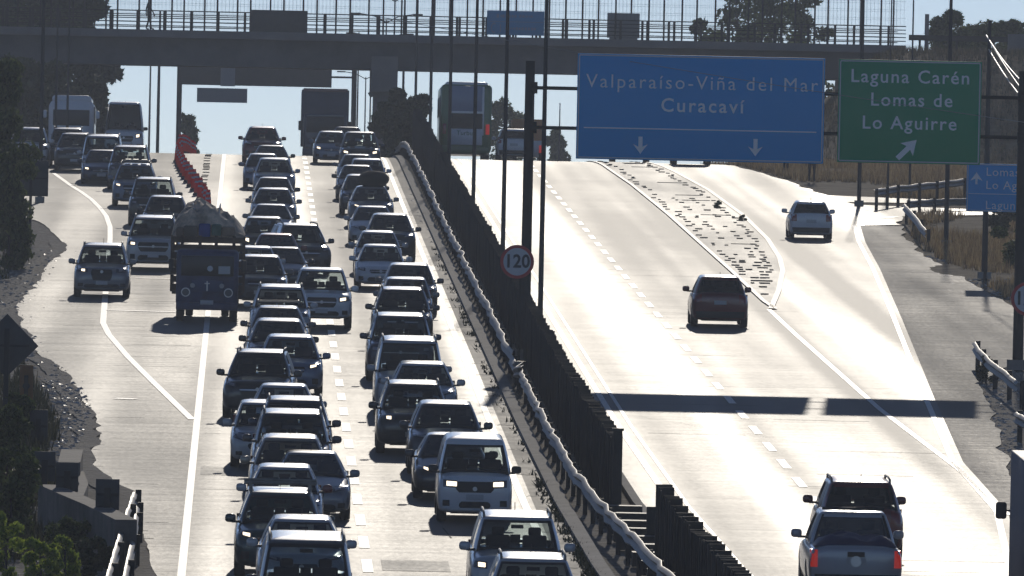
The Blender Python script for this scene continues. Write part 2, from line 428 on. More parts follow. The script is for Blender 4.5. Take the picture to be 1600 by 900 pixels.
struct(mb.build('kerb', mat('white_kerb', (0.38, 0.36, 0.32), 0.6, var=0.2, vscale=4)))
# raised studs / missing stones that read as dark dashes
mb = MB(); rnd = random.Random(3)
y = ga + 5
while y < 620:
    xa, xb = interp(GLt, y) + 0.3, interp(GRs, y) - 0.35
    wdt = xb - xa
    spots_ = []
    if rnd.random() < 0.9: spots_.append(xa + rnd.uniform(0.0, 0.35))
    if rnd.random() < 0.95: spots_.append(xb - rnd.uniform(0.1, 0.45))
    if y < ga + 130:
        for k in range(2):
            if rnd.random() < 0.55: spots_.append(xa + wdt * (0.35 + 0.3 * k) + rnd.uniform(-0.1, 0.1))
    for x in spots_:
        wd = rnd.uniform(0.10, 0.28)
        if x + wd / 2 < xb and x - wd / 2 > xa - 0.1:
            mb.box((x, y, gz(y) + 0.045), (wd, rnd.uniform(0.25, 0.8), 0.045))
    if rnd.random() < 0.12 and wdt > 2:
        mb.box((xa + wdt * 0.65, y, gz(y) + 0.04), (wdt * 0.45, 0.15, 0.03))
    y += rnd.uniform(1.6, 4.2)
stuff(mb.build('paving_stones', mat('dark_stone', (0.15, 0.135, 0.115), 0.75)), 'loose dark stones standing proud along the paved island', 'stones')
# dark slots of the rumble strip beside the solid line
mb = MB(); y = W(340, 312).y
while y < 612:
    mb.box((XL - 0.75 + random.uniform(-.03, .03), y, gz(y) + 0.012), (0.3, 1.2, 0.03)); y += random.choice((2.6, 3.2, 5.0))
stuff(mb.build('rumble_slots', mat('dark_stone2', (0.03, 0.03, 0.03), 0.9)), 'dark rumble slots beside the solid white line', 'rumble strip')
# cracks and tar seams across the shoulder
mb = MB(); rnd = random.Random(5)
def crack(x0, x1, y, wd):
    n_ = 6; pts = [(x0 + (x1 - x0) * k / n_, y + rnd.uniform(-wd, wd)) for k in range(n_ + 1)]
    for (a, b), (c, d) in zip(pts, pts[1:]):
        t = rnd.uniform(0.5, 1) * wd * 0.5
        mb.add([(a, b - t, gz(b - t) + 0.006), (c, d - t, gz(d - t) + 0.006), (c, d + t, gz(d + t) + 0.006), (a, b + t, gz(b + t) + 0.006)], [(0, 1, 2, 3)])
for k in range(26): 
    y = 240 + k * 13 + rnd.uniform(-3, 3); crack(6.5, 6.96, y, 0.22)
for k in range(24):
    y = 255 + rnd.random() * 240; x0 = rnd.uniform(-7, -3); crack(max(x0, interp(PL, y) + 0.2), min(x0 + rnd.uniform(1, 3), -1.6), y, 0.12)
for k in range(26):
    y = 245 + rnd.random() * 230; x0 = rnd.uniform(9.9, 15); crack(x0, x0 + rnd.uniform(1, 4.5), y, 0.10)
for k in range(30):
    y = 245 + rnd.random() * 330; x0 = rnd.choice((-1.0, 0.3, 2.9, 4.2)); crack(x0, x0 + rnd.uniform(0.6, 2.4), y, 0.08)
stuff(mb.build('asphalt_cracks', mat('tar', (0.02, 0.02, 0.02), 0.8)), 'dark cracks running across the worn asphalt', 'cracks')

# repaired patches and sealed cracks in the asphalt
PATCH = asphalt_material('asphalt_patch', (0.10, 0.10, 0.095), 0.58, 0.76, 0.45, 0.4)
mb = MB(); rnd = random.Random(21)
for x0, x1, ya, yb in ((2.9, 4.3, 262, 266), (-1.0, 0.6, 300, 304)):
    s_ = strip('', const(x0), const(x1), None, 0.006, ya, yb); mb.add(s_.v, s_.f)
stuff(mb.build('asphalt_patches', PATCH), 'rectangular repaired patches in the asphalt', 'road patches')
mb = MB()
for xc, ya, yb in ((4.5, 260, 500), (0.7, 300, 480)):
    y = ya; x = xc
    while y < yb:
        l_ = rnd.uniform(3, 7); x2 = xc + rnd.uniform(-0.12, 0.12)
        if rnd.random() < 0.5: mb.add([(x - 0.018, y, gz(y) + 0.009), (x + 0.018, y, gz(y) + 0.009), (x2 + 0.018, y + l_, gz(y + l_) + 0.009), (x2 - 0.018, y + l_, gz(y + l_) + 0.009)], [(0, 1, 2, 3)])
        x = x2; y += l_
stuff(mb.build('sealed_cracks', MATS['tar']), 'thin dark sealed cracks running along the lanes', 'cracks')
# ------------------------------------------------------------------ vehicles
def lerp_tab(tab, t): return interp(tab, t)
PAINTS = {}
def paint(name):
    cols = {'black': (0.012, 0.013, 0.016), 'charcoal': (0.035, 0.038, 0.045), 'dark grey': (0.07, 0.075, 0.085), 'grey': (0.22, 0.23, 0.25),
            'silver': (0.50, 0.51, 0.53), 'white': (0.80, 0.80, 0.80), 'dark blue': (0.012, 0.025, 0.07), 'blue grey': (0.14, 0.19, 0.28),
            'dark red': (0.16, 0.010, 0.014), 'teal': (0.01, 0.045, 0.05), 'beige': (0.38, 0.33, 0.26), 'navy': (0.01, 0.02, 0.05), 'green': (0.03, 0.16, 0.05)}
    met = {'silver': 0.25, 'grey': 0.25, 'dark grey': 0.3, 'blue grey': 0.25, 'charcoal': 0.4, 'beige': 0.5, 'teal': 0.3, 'dark red': 0.3}.get(name, 0.0)
    m_ = mat('paint_' + name.replace(' ', '_'), cols[name], 0.42, met, 1.0)
    m_.node_tree.nodes['Principled BSDF'].inputs['Coat Roughness'].default_value = 0.10
    return m_
TRIM = mat('dark_trim', (0.015, 0.015, 0.017), 0.35)

def body_shell(sp):
    """closed lower body lofted from stations along its length (nose at -y)"""
    L, Wd, zb = sp['L'], sp['W'], sp['zb']; hw = Wd / 2
    n = 44; ys = []
    for i in range(n + 1):
        t = i / n; ys.append(-L / 2 + L * (0.5 - 0.5 * math.cos(math.pi * (0.12 * t + 0.88 * t))) )
    rr = sp.get('round', 0.42)
    vs_ = []; prof_n = 0
    for y in ys:
        e0 = (y + L / 2); e1 = (L / 2 - y)
        def endk(e, r, amt): 
            if e >= r: return 1.0
            q = 1 - e / r; return 1 - amt * (1 - math.sqrt(max(0, 1 - q ** 2.4)))
        kw = endk(e0, rr, sp.get('nose', 0.24)) * endk(e1, rr, sp.get('tailr', 0.16))
        wd = hw * kw * (1 - 0.03 * abs(y / (L / 2)) ** 2)
        zt = lerp_tab(sp['top'], y)
        zt -= sp.get('lip', 0.16) * (1 - endk(e0, 0.14, 1.0)) + 0.14 * (1 - endk(e1, 0.12, 1.0))
        b = zb + 0.10 * (1 - endk(e0, 0.3, 1.0)) + 0.12 * (1 - endk(e1, 0.3, 1.0))
        h = zt - b
        pr = [(0, b), (0.70, b), (0.90, b + 0.03), (0.965, b + 0.12 * h), (0.99, b + 0.28 * h), (1.0, b + 0.48 * h), (0.995, b + 0.66 * h),
              (0.975, b + 0.80 * h), (0.94, b + 0.895 * h), (0.885, b + 0.95 * h), (0.80, b + 0.982 * h), (0.62, b + 1.0 * h + 0.012), (0.32, b + h + 0.022), (0, b + h + 0.026)]
        ring = [(wd * a, y, z) for a, z in pr] + [(-wd * a, y, z) for a, z in pr[-2:0:-1]]
        prof_n = len(ring); vs_ += ring
    fs = []
    m_ = len(ys)
    for i in range(m_ - 1):
        for k in range(prof_n):
            fs.append((i * prof_n + k, i * prof_n + (k + 1) % prof_n, (i + 1) * prof_n + (k + 1) % prof_n, (i + 1) * prof_n + k))
    fs.append(tuple(range(prof_n))); fs.append(tuple((m_ - 1) * prof_n + k for k in range(prof_n - 1, -1, -1)))
    me = bpy.data.meshes.new('body'); me.from_pydata(vs_, [], fs)
    b = bmesh.new(); b.from_mesh(me); bmesh.ops.recalc_face_normals(b, faces=b.faces); b.to_mesh(me); b.free()
    # wheel arches
    o = bpy.data.objects.new('tmp', me); C.objects.link(o)
    cut = MB()
    for wy in sp['axles']:
        for sx in (-1, 1): cut.lathe_x((sx * hw, wy, sp['wr'] + 0.02), [(-0.30, sp['wr'] + 0.06), (0.30, sp['wr'] + 0.06)], 22)
    cm = cut.mesh('cut', BLACK)
    b = bmesh.new(); b.from_mesh(cm); bmesh.ops.recalc_face_normals(b, faces=b.faces); b.to_mesh(cm); b.free()
    co = bpy.data.objects.new('cut', cm); C.objects.link(co)
    mo = o.modifiers.new('b', 'BOOLEAN'); mo.object = co; mo.operation = 'DIFFERENCE'; mo.solver = 'EXACT'
    dg = bpy.context.evaluated_depsgraph_get(); me2 = bpy.data.meshes.new_from_object(o.evaluated_get(dg))
    bpy.data.objects.remove(o); bpy.data.objects.remove(co)
    me2.materials.clear()
    me2.shade_smooth(); me2.set_sharp_from_angle(angle=R(38))
    return me2

def greenhouse(sp):
    """roof and pillars, with the panes returned apart"""
    g = sp['gh']                                   # z0,z1, yf0,yf1 (screen base/top), yr0,yr1 (rear base/top), a0,a1 half widths
    z0, z1, yf0, yf1, yr0, yr1, a0, a1 = g
    crown = sp['H'] - z1
    LV = [0, 0.07, 0.28, 0.5, 0.72, 0.92, 1.0]
    bow = sp.get('bow', 0.13)
    F_ = [-1, -0.93, -0.6, -0.3, 0, 0.3, 0.6, 0.93, 1]
    def ring(v):
        a = a0 + (a1 - a0) * v ** 1.25; yf = yf0 + (yf1 - yf0) * (v * 0.92 + 0.08 * v * v); yr = yr0 + (yr1 - yr0) * (v ** 1.15); z = z0 + (z1 - z0) * v
        pts = []
        aw = a * 0.93
        for t in F_: pts.append((aw * t, yf - bow * (1 - t * t), z))
        Ls = yr - yf
        side = [0.05, 0.09] + sp['side'] + [0.965]
        for f in side: pts.append((a, yf + Ls * f, z))
        for t in F_[::-1]: pts.append((aw * t, yr + 0.08 * (1 - t * t), z))
        for f in side[::-1]: pts.append((-a, yf + Ls * f, z))
        return pts
    nF = len(F_); nS = 3 + len(sp['side'])
    rg = [ring(v) for v in LV]; N = len(rg[0])
    V = [p for r_ in rg for p in r_]
    mbc = MB(); panes = {'windshield': [], 'rear_window': [], 'side_window_a': [], 'side_window_b': []}
    faces = []; fm = []
    # side pane cells: between side points, pillars at given cell indexes
    pil = sp['pillars']
    for i in range(len(LV) - 1):
        for k in range(N):
            f = (i * N + k, i * N + (k + 1) % N, (i + 1) * N + (k + 1) % N, (i + 1) * N + k)
            band = 1 <= i <= len(LV) - 3
            tgt = None
            if k < nF - 1: seg, kk = 'F', k
            elif k < nF + nS: seg, kk = 'S', k - nF
            elif k < 2 * nF + nS - 1: seg, kk = 'R', k - nF - nS
            else: seg, kk = 'T', (2 * nF + 2 * nS - 1 - k) - 1
            if seg == 'F' and 0 < kk < nF - 2 and band: tgt = 'windshield'
            if seg == 'R' and 0 < kk < nF - 2 and band and sp.get('rear_glass', True): tgt = 'rear_window'
            if seg == 'S' and band and 1 <= kk < nS - 1 and kk not in pil: tgt = 'side_window_a'
            if seg == 'T' and band and 1 <= kk < nS - 1 and kk not in pil: tgt = 'side_window_b'
            if tgt: panes[tgt].append(f)
            else:
                faces.append(f)
                fm.append(1 if (seg == 'F' and (i == 0 or i == len(LV) - 2 or kk in (0, nF - 2))) or (seg == 'R' and (i == 0 or kk in (0, nF - 2))) or (seg in 'ST' and (kk in pil)) else 0)
    # roof rings shrinking to the crown
    top = rg[-1]; base = (len(LV) - 1) * N
    yc = (yf1 + yr1) / 2
    prev = base; VV = list(V)
    for (k, dz) in ((0.955, 0.42), (0.88, 0.68), (0.7, 0.88), (0.4, 0.98)):
        o_ = len(VV)
        for (x, y, z) in top: VV.append((x * k, yc + (y - yc) * (k if k < 0.9 else k + 0.01), z1 + crown * dz))
        for j in range(N): faces.append((prev + j, prev + (j + 1) % N, o_ + (j + 1) % N, o_ + j)); fm.append(0)
        prev = o_
    VV.append((0, yc, z1 + crown)); 
    for j in range(N): faces.append((prev + j, prev + (j + 1) % N, len(VV) - 1)); fm.append(0)
    def clean(fs_, mats_, ms):
        used = sorted({i for f in fs_ for i in f}); mp = {i: j for j, i in enumerate(used)}
        m_ = MB(); m_.v = [VV[i] for i in used]; m_.f = [tuple(mp[i] for i in f) for f in fs_]; m_.m = ms
        return m_
    cab = clean(faces, None, fm).mesh('roof', [MATS['paint_black'] if 'paint_black' in MATS else paint('black'), TRIM], 40)
    out = {}
    for k, fs_ in panes.items():
        if fs_: out[k] = clean(fs_, None, [0] * len(fs_)).mesh(k, GLASS, 60)
    return cab, out

def patch(bvh, q, d, off=0.006, nx=8, nz=4, rnd=0.0, depth=0.02, lim=None):
    """lay a patch with corners q (x,z: bl, br, tr, tl) on the body, seen along y (d=+1 from the front, -1 from the rear)"""
    fv = []; 
    for j in range(nz + 1):
        v = j / nz
        for i in range(nx + 1):
            u = i / nx; c = 0.5 + (u - 0.5) * (1 - rnd * abs(2 * v - 1) ** 3)
            x = (q[0][0] * (1 - c) + q[1][0] * c) * (1 - v) + (q[3][0] * (1 - c) + q[2][0] * c) * v
            z = (q[0][1] * (1 - c) + q[1][1] * c) * (1 - v) + (q[3][1] * (1 - c) + q[2][1] * c) * v
            h = bvh.ray_cast(Vector((x, -10 * d, z)), Vector((0, d, 0)))
            fv.append([x, h[0].y if h[0] else None, z])
    known = [p[1] for p in fv if p[1] is not None]
    if not known: return None
    worst = max(known) if d > 0 else min(known)
    for p in fv:
        if p[1] is None: p[1] = worst
    m_ = MB(); P = (nx + 1) * (nz + 1)
    m_.v = [(p[0], p[1] - off * d, p[2]) for p in fv] + [(p[0], p[1] + depth * d, p[2]) for p in fv]
    w_ = nx + 1
    for j in range(nz):
        for i in range(nx):
            a = j * w_ + i; m_.f += [(a, a + 1, a + w_ + 1, a + w_), (P + a, P + a + w_, P + a + w_ + 1, P + a + 1)]
    for i in range(nx): m_.f += [(i, i + P, i + 1 + P, i + 1), (nz * w_ + i, nz * w_ + i + 1, nz * w_ + i + 1 + P, nz * w_ + i + P)]
    for j in range(nz): m_.f += [(j * w_, (j + 1) * w_, (j + 1) * w_ + P, j * w_ + P), (j * w_ + nx, j * w_ + nx + P, (j + 1) * w_ + nx + P, (j + 1) * w_ + nx)]
    m_.m = [0] * len(m_.f)
    return m_

def mir(q): return [(-q[1][0], q[1][1]), (-q[0][0], q[0][1]), (-q[3][0], q[3][1]), (-q[2][0], q[2][1])]
WHEELS = {}
def wheel_meshes(r, wd):
    k = (r, wd)
    if k not in WHEELS:
        t = MB(); t.lathe_x((0, 0, 0), [(-wd / 2, r * 0.66), (-wd / 2, r * 0.93), (-wd * 0.38, r * 0.99), (0, r), (wd * 0.38, r * 0.99), (wd / 2, r * 0.93), (wd / 2, r * 0.66)], 24)
        q = MB(); q.lathe_x((0, 0, 0), [(-wd / 2 - 0.004, r * 0.64), (-wd / 2 + 0.02, r * 0.60), (0, r * 0.5), (wd / 2 - 0.02, r * 0.60), (wd / 2 + 0.004, r * 0.64)], 18)
        for a in range(5):
            rot = Matrix.Rotation(2 * math.pi * a / 5, 3, 'X')
            for sx in (-1, 1): q.box(Vector((sx * (wd / 2 - 0.008), 0, 0)) + rot @ Vector((0, 0, r * 0.33)), (0.02, 0.09, r * 0.6), 0, rot)
        WHEELS[k] = (t.mesh('wheel', RUBBER, 40), q.mesh('rim', ALLOY, 40))
    return WHEELS[k]

def seat_mesh():
    m_ = MB()
    m_.box((0, 0.10, 0.02), (0.48, 0.14, 0.46), 0, Matrix.Rotation(R(-12), 3, 'X'))
    m_.box((0, 0.16, 0.32), (0.25, 0.10, 0.17), 0, Matrix.Rotation(R(-10), 3, 'X'))
    me = m_.mesh('seat', SEAT)
    b = bmesh.new(); b.from_mesh(me); bmesh.ops.bevel(b, geom=b.edges[:] , offset=0.04, segments=2, profile=0.5, affect='EDGES'); b.to_mesh(me); b.free(); me.shade_smooth()
    return me
SEATM = None
def bevel_mesh(me, off, seg=2, smooth=35):
    b = bmesh.new(); b.from_mesh(me); bmesh.ops.bevel(b, geom=b.edges[:], offset=off, segments=seg, profile=0.5, affect='EDGES', clamp_overlap=True); b.to_mesh(me); b.free()
    me.shade_smooth(); me.set_sharp_from_angle(angle=R(smooth)); return me

def make_car(sp, label, color):
    global SEATM
    SEATM = SEATM or seat_mesh()
    t = empty(sp['name'], label, sp['cat'])
    hw = sp['W'] / 2; L = sp['L']; pm = paint(color)
    bm_ = body_shell(sp); bm_.materials.append(pm)
    bvh = BVHTree.FromPolygons([v.co for v in bm_.vertices], [tuple(p.vertices) for p in bm_.polygons])
    body = link('body', bm_, t)
    cab, panes = greenhouse(sp); cab.materials[0] = pm
    link('roof', cab, body) if False else link('roof', cab, t)
    for k, me in panes.items(): 
        if sp.get('dark_glass') and k != 'windshield': me.materials[0] = GLASSD
        link('side_window' if k.startswith('side') else k, me, t)
    z0, z1, yf0, yf1, yr0, yr1, a0, a1 = sp['gh']
    # inside
    for sx in (-1, 1):
        s_ = link('seat', SEATM, t); s_.location = (sx * 0.36, yf1 + 0.55, z0 + 0.02)
    m_ = MB(); m_.box((0, (yf0 + yf1) / 2 - 0.05, z0 + 0.045), (a0 * 1.75, (yf1 - yf0) * 0.9, 0.05)); 
    m_.box((-0.36, yf1 + 0.02, z0 + 0.10), (0.36, 0.03, 0.10), 0); link('dashboard', m_.mesh('dashboard', SEAT), t)
    m_ = MB(); m_.box((0, yf1 + 1.55 if L < 5 else yf1 + 1.2, z0 + 0.06), (a0 * 1.6, 0.12, 0.14))
    for sx in (-0.42, 0, 0.42): m_.box((sx, (yf1 + 1.55 if L < 5 else yf1 + 1.2), z0 + 0.17), (0.20, 0.09, 0.12))
    if yr0 - yf1 > 1.7: link('rear_seat', m_.mesh('rear_seat', SEAT), t)
    # rear view mirror hanging behind the screen
    m_ = MB(); m_.box((0, yf1 - 0.02, z1 - 0.13), (0.24, 0.04, 0.07)); link('rear_view_mirror', m_.mesh('rear_view_mirror', BLACK), t)
    # face
    def put(name, q, d, m, **k):
        p_ = patch(bvh, q, d, **k)
        return p_.build(name, m, body, 50) if p_ else None
    for part, quads in sp['front'].items():
        for q, m in quads: put(part, q, 1, m, rnd=0.12 if 'grille' in part or 'intake' in part else 0.0, off=0.012)
    hl = sp['lamp']
    for q in (hl, mir(hl)):
        p_ = patch(bvh, q, 1, off=0.016, nx=8, nz=3)
        h_ = p_.build('headlight', LENS, t, 50)
        cx_ = (q[0][0] + q[1][0] + q[2][0] + q[3][0]) / 4 * 0.97; cz_ = sum(v[1] for v in q) / 4
        hit = bvh.ray_cast(Vector((cx_, -10, cz_)), Vector((0, 1, 0)))
        bw_ = sp.get('bulb', 0.5); qm = [(sum(v[0] for v in q) / 4, sum(v[1] for v in q) / 4)] * 4
        sh = 0.12 * (q[1][0] - q[0][0]) * (1 if q[0][0] < 0 and q[1][0] <= 0 else -1)
        qi = [(m_0[0] + (v[0] - m_0[0]) * bw_ + sh, m_0[1] + (v[1] - m_0[1]) * 0.62) for v, m_0 in zip(q, qm)]
        p2_ = patch(bvh, qi, 1, off=0.026, nx=5, nz=2); p2_.build('bulb', CHROME, h_, 50)
    put('number_plate', [(-0.19, sp['plate']), (0.19, sp['plate']), (0.19, sp['plate'] + 0.12), (-0.19, sp['plate'] + 0.12)], 1, PLATE, off=0.03, nx=2, nz=1)
    bdg = MB()
    hit = bvh.ray_cast(Vector((0, -10, sp['badge'])), Vector((0, 1, 0)))
    if hit[0]: bdg.tube([(0, hit[0].y - 0.03, sp['badge']), (0, hit[0].y + 0.02, sp['badge'])], 0.05, 14); bdg.build('badge', CHROME, body, 40)
    # rear
    tl = sp['tail']
    for q in (tl, mir(tl)):
        p_ = patch(bvh, q, -1, off=0.014, nx=6, nz=4); p_.build('tail_light', REDL, t, 50)
    rp = sp.get('rplate', 0.55 * sp['H'] - 0.15)
    put('rear_plate', [(-0.19, rp), (0.19, rp), (0.19, rp + 0.12), (-0.19, rp + 0.12)], -1, PLATE, off=0.02, nx=2, nz=1)
    put('rear_bumper', [(-hw * 0.82, sp['zb'] + 0.09), (hw * 0.82, sp['zb'] + 0.09), (hw * 0.86, sp['zb'] + 0.28), (-hw * 0.86, sp['zb'] + 0.28)], -1, BLACK, off=0.02, nx=14, nz=2)
    # underside, mirrors, wheels, wipers, aerial, rails
    m_ = MB(); m_.box((0, 0, sp['zb'] + 0.02), (sp['W'] * 0.62, L * 0.8, 0.1)); link('underbody', m_.mesh('underbody', BLACK), t)
    for sx in (-1, 1):
        m_ = MB(); zc = z0 + 0.10; yc = yf0 + (yf1 - yf0) * 0.30
        cxm = sx * (hw + 0.075)
        for j in range(9):
            for i in range(14):
                th, ph = math.pi * j / 8, 2 * math.pi * i / 14
                se = lambda v, e: math.copysign(abs(v) ** e, v)
                m_.v.append((cxm + 0.112 * se(math.sin(th), 0.6) * se(math.cos(ph), 0.7) , yc + 0.065 * se(math.sin(th), 0.6) * se(math.sin(ph), 0.7), zc + 0.088 * se(math.cos(th), 0.7)))
        for j in range(8):
            for i in range(14): m_.f.append((j * 14 + i, j * 14 + (i + 1) % 14, (j + 1) * 14 + (i + 1) % 14, (j + 1) * 14 + i)); m_.m.append(0)
        me = m_.mesh('side_mirror', [pm, BLACK], 60)
        if sp.get('black_mirror'): me.materials[0] = BLACK
        o_ = link('side_mirror', me, t)
        m_ = MB(); m_.box((sx * (hw - 0.07), yc, zc - 0.07), (0.24, 0.06, 0.05)); link('mirror_arm', m_.mesh('mirror_arm', BLACK), o_)
    tm, rm = wheel_meshes(sp['wr'], 0.215)
    for wy in sp['axles']:
        for sx in (-1, 1):
            o_ = link('wheel', tm, t); o_.location = (sx * (hw - 0.125), wy, sp['wr']); link('rim', rm, o_)
    if sp.get('rails'):
        for sx in (-1, 1):
            m_ = MB(); xx = sx * (a1 * 0.93); zz = (z1 + sp['H']) / 2 + 0.03
            m_.tube([(xx, yf1 + 0.12, zz - 0.05), (xx, yf1 + 0.22, zz + 0.035), (xx, (yf1 + yr1) / 2, zz + 0.055), (xx, yr1 - 0.25, zz + 0.035), (xx, yr1 - 0.15, zz - 0.05)], 0.024, 8)
            m_.build('roof_rail', STEEL, t, 40)
    if sp.get('bars'):
        for yy in (yf1 + 0.4, yr1 - 0.5):
            m_ = MB(); m_.tube([(-a1 * 1.05, yy, sp['H'] + 0.07), (a1 * 1.05, yy, sp['H'] + 0.07)], 0.028, 8)
            for sx in (-1, 1): m_.box((sx * a1 * 0.9, yy, sp['H']), (0.06, 0.06, 0.14))
            m_.build('roof_bar', STEEL, t, 40)
    m_ = MB(); m_.tube([(0, yr1 - 0.25, sp['H'] - 0.02), (0, yr1 - 0.12, sp['H'] + 0.12)], 0.009, 5); m_.build('aerial', BLACK, t)
    for sx in (-0.35, 0.25):
        m_ = MB(); m_.tube([(sx, yf0 - 0.06, z0 + 0.03), (sx + 0.45, yf0 - 0.02, z0 + 0.05)], 0.012, 5); m_.build('wiper', BLACK, t)
    if sp.get('bed'):
        by0, by1, bz = sp['bed']
        m_ = MB(); m_.box((0, (by0 + by1) / 2, bz + 0.02), (sp['W'] * 0.80, by1 - by0, 0.05)); link('bed_cover', bevel_mesh(m_.mesh('bed_cover', BLACK), 0.015), t)
    t['half_len'] = L / 2
    return t

def Q(x0, x1, z0, z1, s0=0, s1=0): return [(x0, z0), (x1, z0 + s0), (x1, z1 + s1), (x0, z1)]
def front_set(hw, zg0, zg1, gw, zi0, zi1, iw, gm=BLACK, bar=True, fog=True, skirt=None):
    d = {'grille': [([(-gw * 0.86, zg0), (gw * 0.86, zg0), (gw, zg1), (-gw, zg1)], gm)],
         'intake': [([(-iw, zi0), (iw, zi0), (iw * 0.92, zi1), (-iw * 0.92, zi1)], BLACK)]}
    if bar: d['chrome_bar'] = [([(-gw * 0.9, (zg0 + zg1) / 2 - 0.012), (gw * 0.9, (zg0 + zg1) / 2 - 0.012), (gw * 0.93, (zg0 + zg1) / 2 + 0.02), (-gw * 0.93, (zg0 + zg1) / 2 + 0.02)], CHROME)]
    if fog:
        q = Q(hw * 0.66, hw * 0.84, zi0 + 0.04, zi1 + 0.03); d['fog_lamp_recess'] = [(q, BLACK), (mir(q), BLACK)]
    return d
SPEC = {}
def spec(key, name, cat, L, Wd, H, **k):
    hw = Wd / 2
    d = dict(name=name, cat=cat, L=L, W=Wd, H=H, zb=0.20, wr=0.32, axles=(-L / 2 + 0.85, L / 2 - 0.80), side=[0.36, 0.40, 0.68, 0.72], pillars=(3, 5), plate=0.36, badge=0.66)
    d.update(k); SPEC[key] = d
spec('hatch', 'hatchback', 'car', 4.0, 1.70, 1.48, top=[(-2.0, 0.70), (-1.75, 0.80), (-1.05, 0.95), (-0.2, 0.97), (1.7, 1.02), (2.0, 1.0)],
     gh=(0.93, 1.40, -1.10, -0.38, 1.82, 1.42, 0.76, 0.56), front=front_set(0.85, 0.60, 0.70, 0.36, 0.30, 0.44, 0.42), lamp=Q(0.48, 0.77, 0.66, 0.78, 0.06, 0.04), tail=Q(0.56, 0.80, 0.72, 0.98), badge=0.66)
spec('sedan', 'sedan_car', 'car', 4.5, 1.76, 1.45, top=[(-2.25, 0.66), (-2.0, 0.76), (-1.15, 0.93), (-0.2, 0.94), (1.2, 0.98), (2.0, 0.99), (2.25, 0.92)],
     gh=(0.90, 1.37, -1.20, -0.40, 1.60, 1.02, 0.78, 0.57), front=front_set(0.88, 0.55, 0.67, 0.40, 0.28, 0.42, 0.46), lamp=Q(0.52, 0.80, 0.62, 0.73, 0.05, 0.03), tail=Q(0.52, 0.84, 0.72, 0.88), wr=0.32, badge=0.62)
spec('cross', 'crossover_car', 'car', 4.3, 1.80, 1.60, zb=0.23, wr=0.34, top=[(-2.15, 0.80), (-1.95, 0.92), (-1.15, 1.03), (-0.2, 1.05), (1.9, 1.10), (2.15, 1.05)],
     gh=(1.00, 1.51, -1.22, -0.48, 2.00, 1.58, 0.80, 0.61), front=front_set(0.9, 0.66, 0.84, 0.42, 0.34, 0.50, 0.46), lamp=Q(0.50, 0.82, 0.78, 0.89, 0.07, 0.04), tail=Q(0.58, 0.86, 0.80, 1.04), badge=0.75, plate=0.42)
spec('suv', 'suv', 'car', 4.55, 1.85, 1.70, zb=0.24, wr=0.36, rails=True, top=[(-2.27, 0.86), (-2.1, 0.97), (-1.2, 1.09), (-0.2, 1.10), (2.0, 1.15), (2.27, 1.10)],
     gh=(1.06, 1.61, -1.28, -0.58, 2.10, 1.72, 0.83, 0.64), front=front_set(0.92, 0.64, 0.88, 0.50, 0.36, 0.52, 0.50), lamp=Q(0.56, 0.85, 0.82, 0.93, 0.06, 0.03), tail=Q(0.62, 0.88, 0.82, 1.10), badge=0.78, plate=0.44)
spec('bigsuv', 'suv', 'car', 4.75, 1.90, 1.82, zb=0.26, wr=0.38, rails=True, round=0.32, nose=0.16, top=[(-2.37, 0.98), (-2.2, 1.08), (-1.25, 1.17), (-0.2, 1.18), (2.1, 1.2), (2.37, 1.16)],
     gh=(1.13, 1.73, -1.30, -0.72, 2.22, 1.95, 0.86, 0.70), front=front_set(0.95, 0.66, 0.98, 0.56, 0.36, 0.54, 0.55), lamp=Q(0.60, 0.88, 0.86, 0.99, 0.02, 0.02), tail=Q(0.68, 0.90, 0.82, 1.18), badge=0.84, plate=0.46)
spec('pickup', 'pickup_truck', 'pickup', 5.3, 1.90, 1.80, zb=0.34, wr=0.39, round=0.32, nose=0.18, tailr=0.05, axles=(-1.72, 1.42), black_mirror=False, side=[0.45, 0.52, 0.80, 0.84],
     top=[(-2.65, 0.98), (-2.5, 1.07), (-1.3, 1.16), (-0.4, 1.17), (2.65, 1.17)], gh=(1.12, 1.72, -1.38, -0.72, 1.12, 0.98, 0.85, 0.66), bed=(1.25, 2.55, 1.19),
     front=front_set(0.95, 0.68, 0.98, 0.48, 0.42, 0.56, 0.55, fog=True), lamp=Q(0.52, 0.87, 0.84, 0.98, 0.05, 0.04), tail=Q(0.76, 0.90, 0.76, 1.10), badge=0.84, plate=0.50)
spec('minivan', 'passenger_van', 'van', 4.4, 1.68, 1.86, zb=0.22, wr=0.30, round=0.30, nose=0.12, lip=0.10, black_mirror=True,
     top=[(-2.2, 0.96), (-2.05, 1.02), (-1.55, 1.10), (-0.2, 1.10), (2.0, 1.12), (2.2, 1.10)], gh=(1.06, 1.74, -1.62, -1.00, 2.10, 1.95, 0.80, 0.66),
     front=front_set(0.84, 0.68, 0.92, 0.46, 0.34, 0.48, 0.36, bar=False), lamp=Q(0.40, 0.70, 0.78, 0.94, 0.02, 0.02), tail=Q(0.66, 0.80, 0.8, 1.15), badge=0.76, plate=0.52)
spec('boxvan', 'passenger_van', 'van', 5.1, 1.85, 1.98, zb=0.24, wr=0.33, round=0.30, nose=0.14, rails=True, top=[(-2.55, 0.98), (-2.4, 1.06), (-1.7, 1.18), (-0.2, 1.18), (2.3, 1.2), (2.55, 1.16)],
     gh=(1.13, 1.87, -1.75, -1.02, 2.42, 2.28, 0.87, 0.74), front=front_set(0.92, 0.66, 0.9, 0.46, 0.36, 0.52, 0.5), lamp=Q(0.50, 0.83, 0.84, 0.98, 0.04, 0.03), tail=Q(0.72, 0.88, 0.8, 1.2), badge=0.80, plate=0.48)
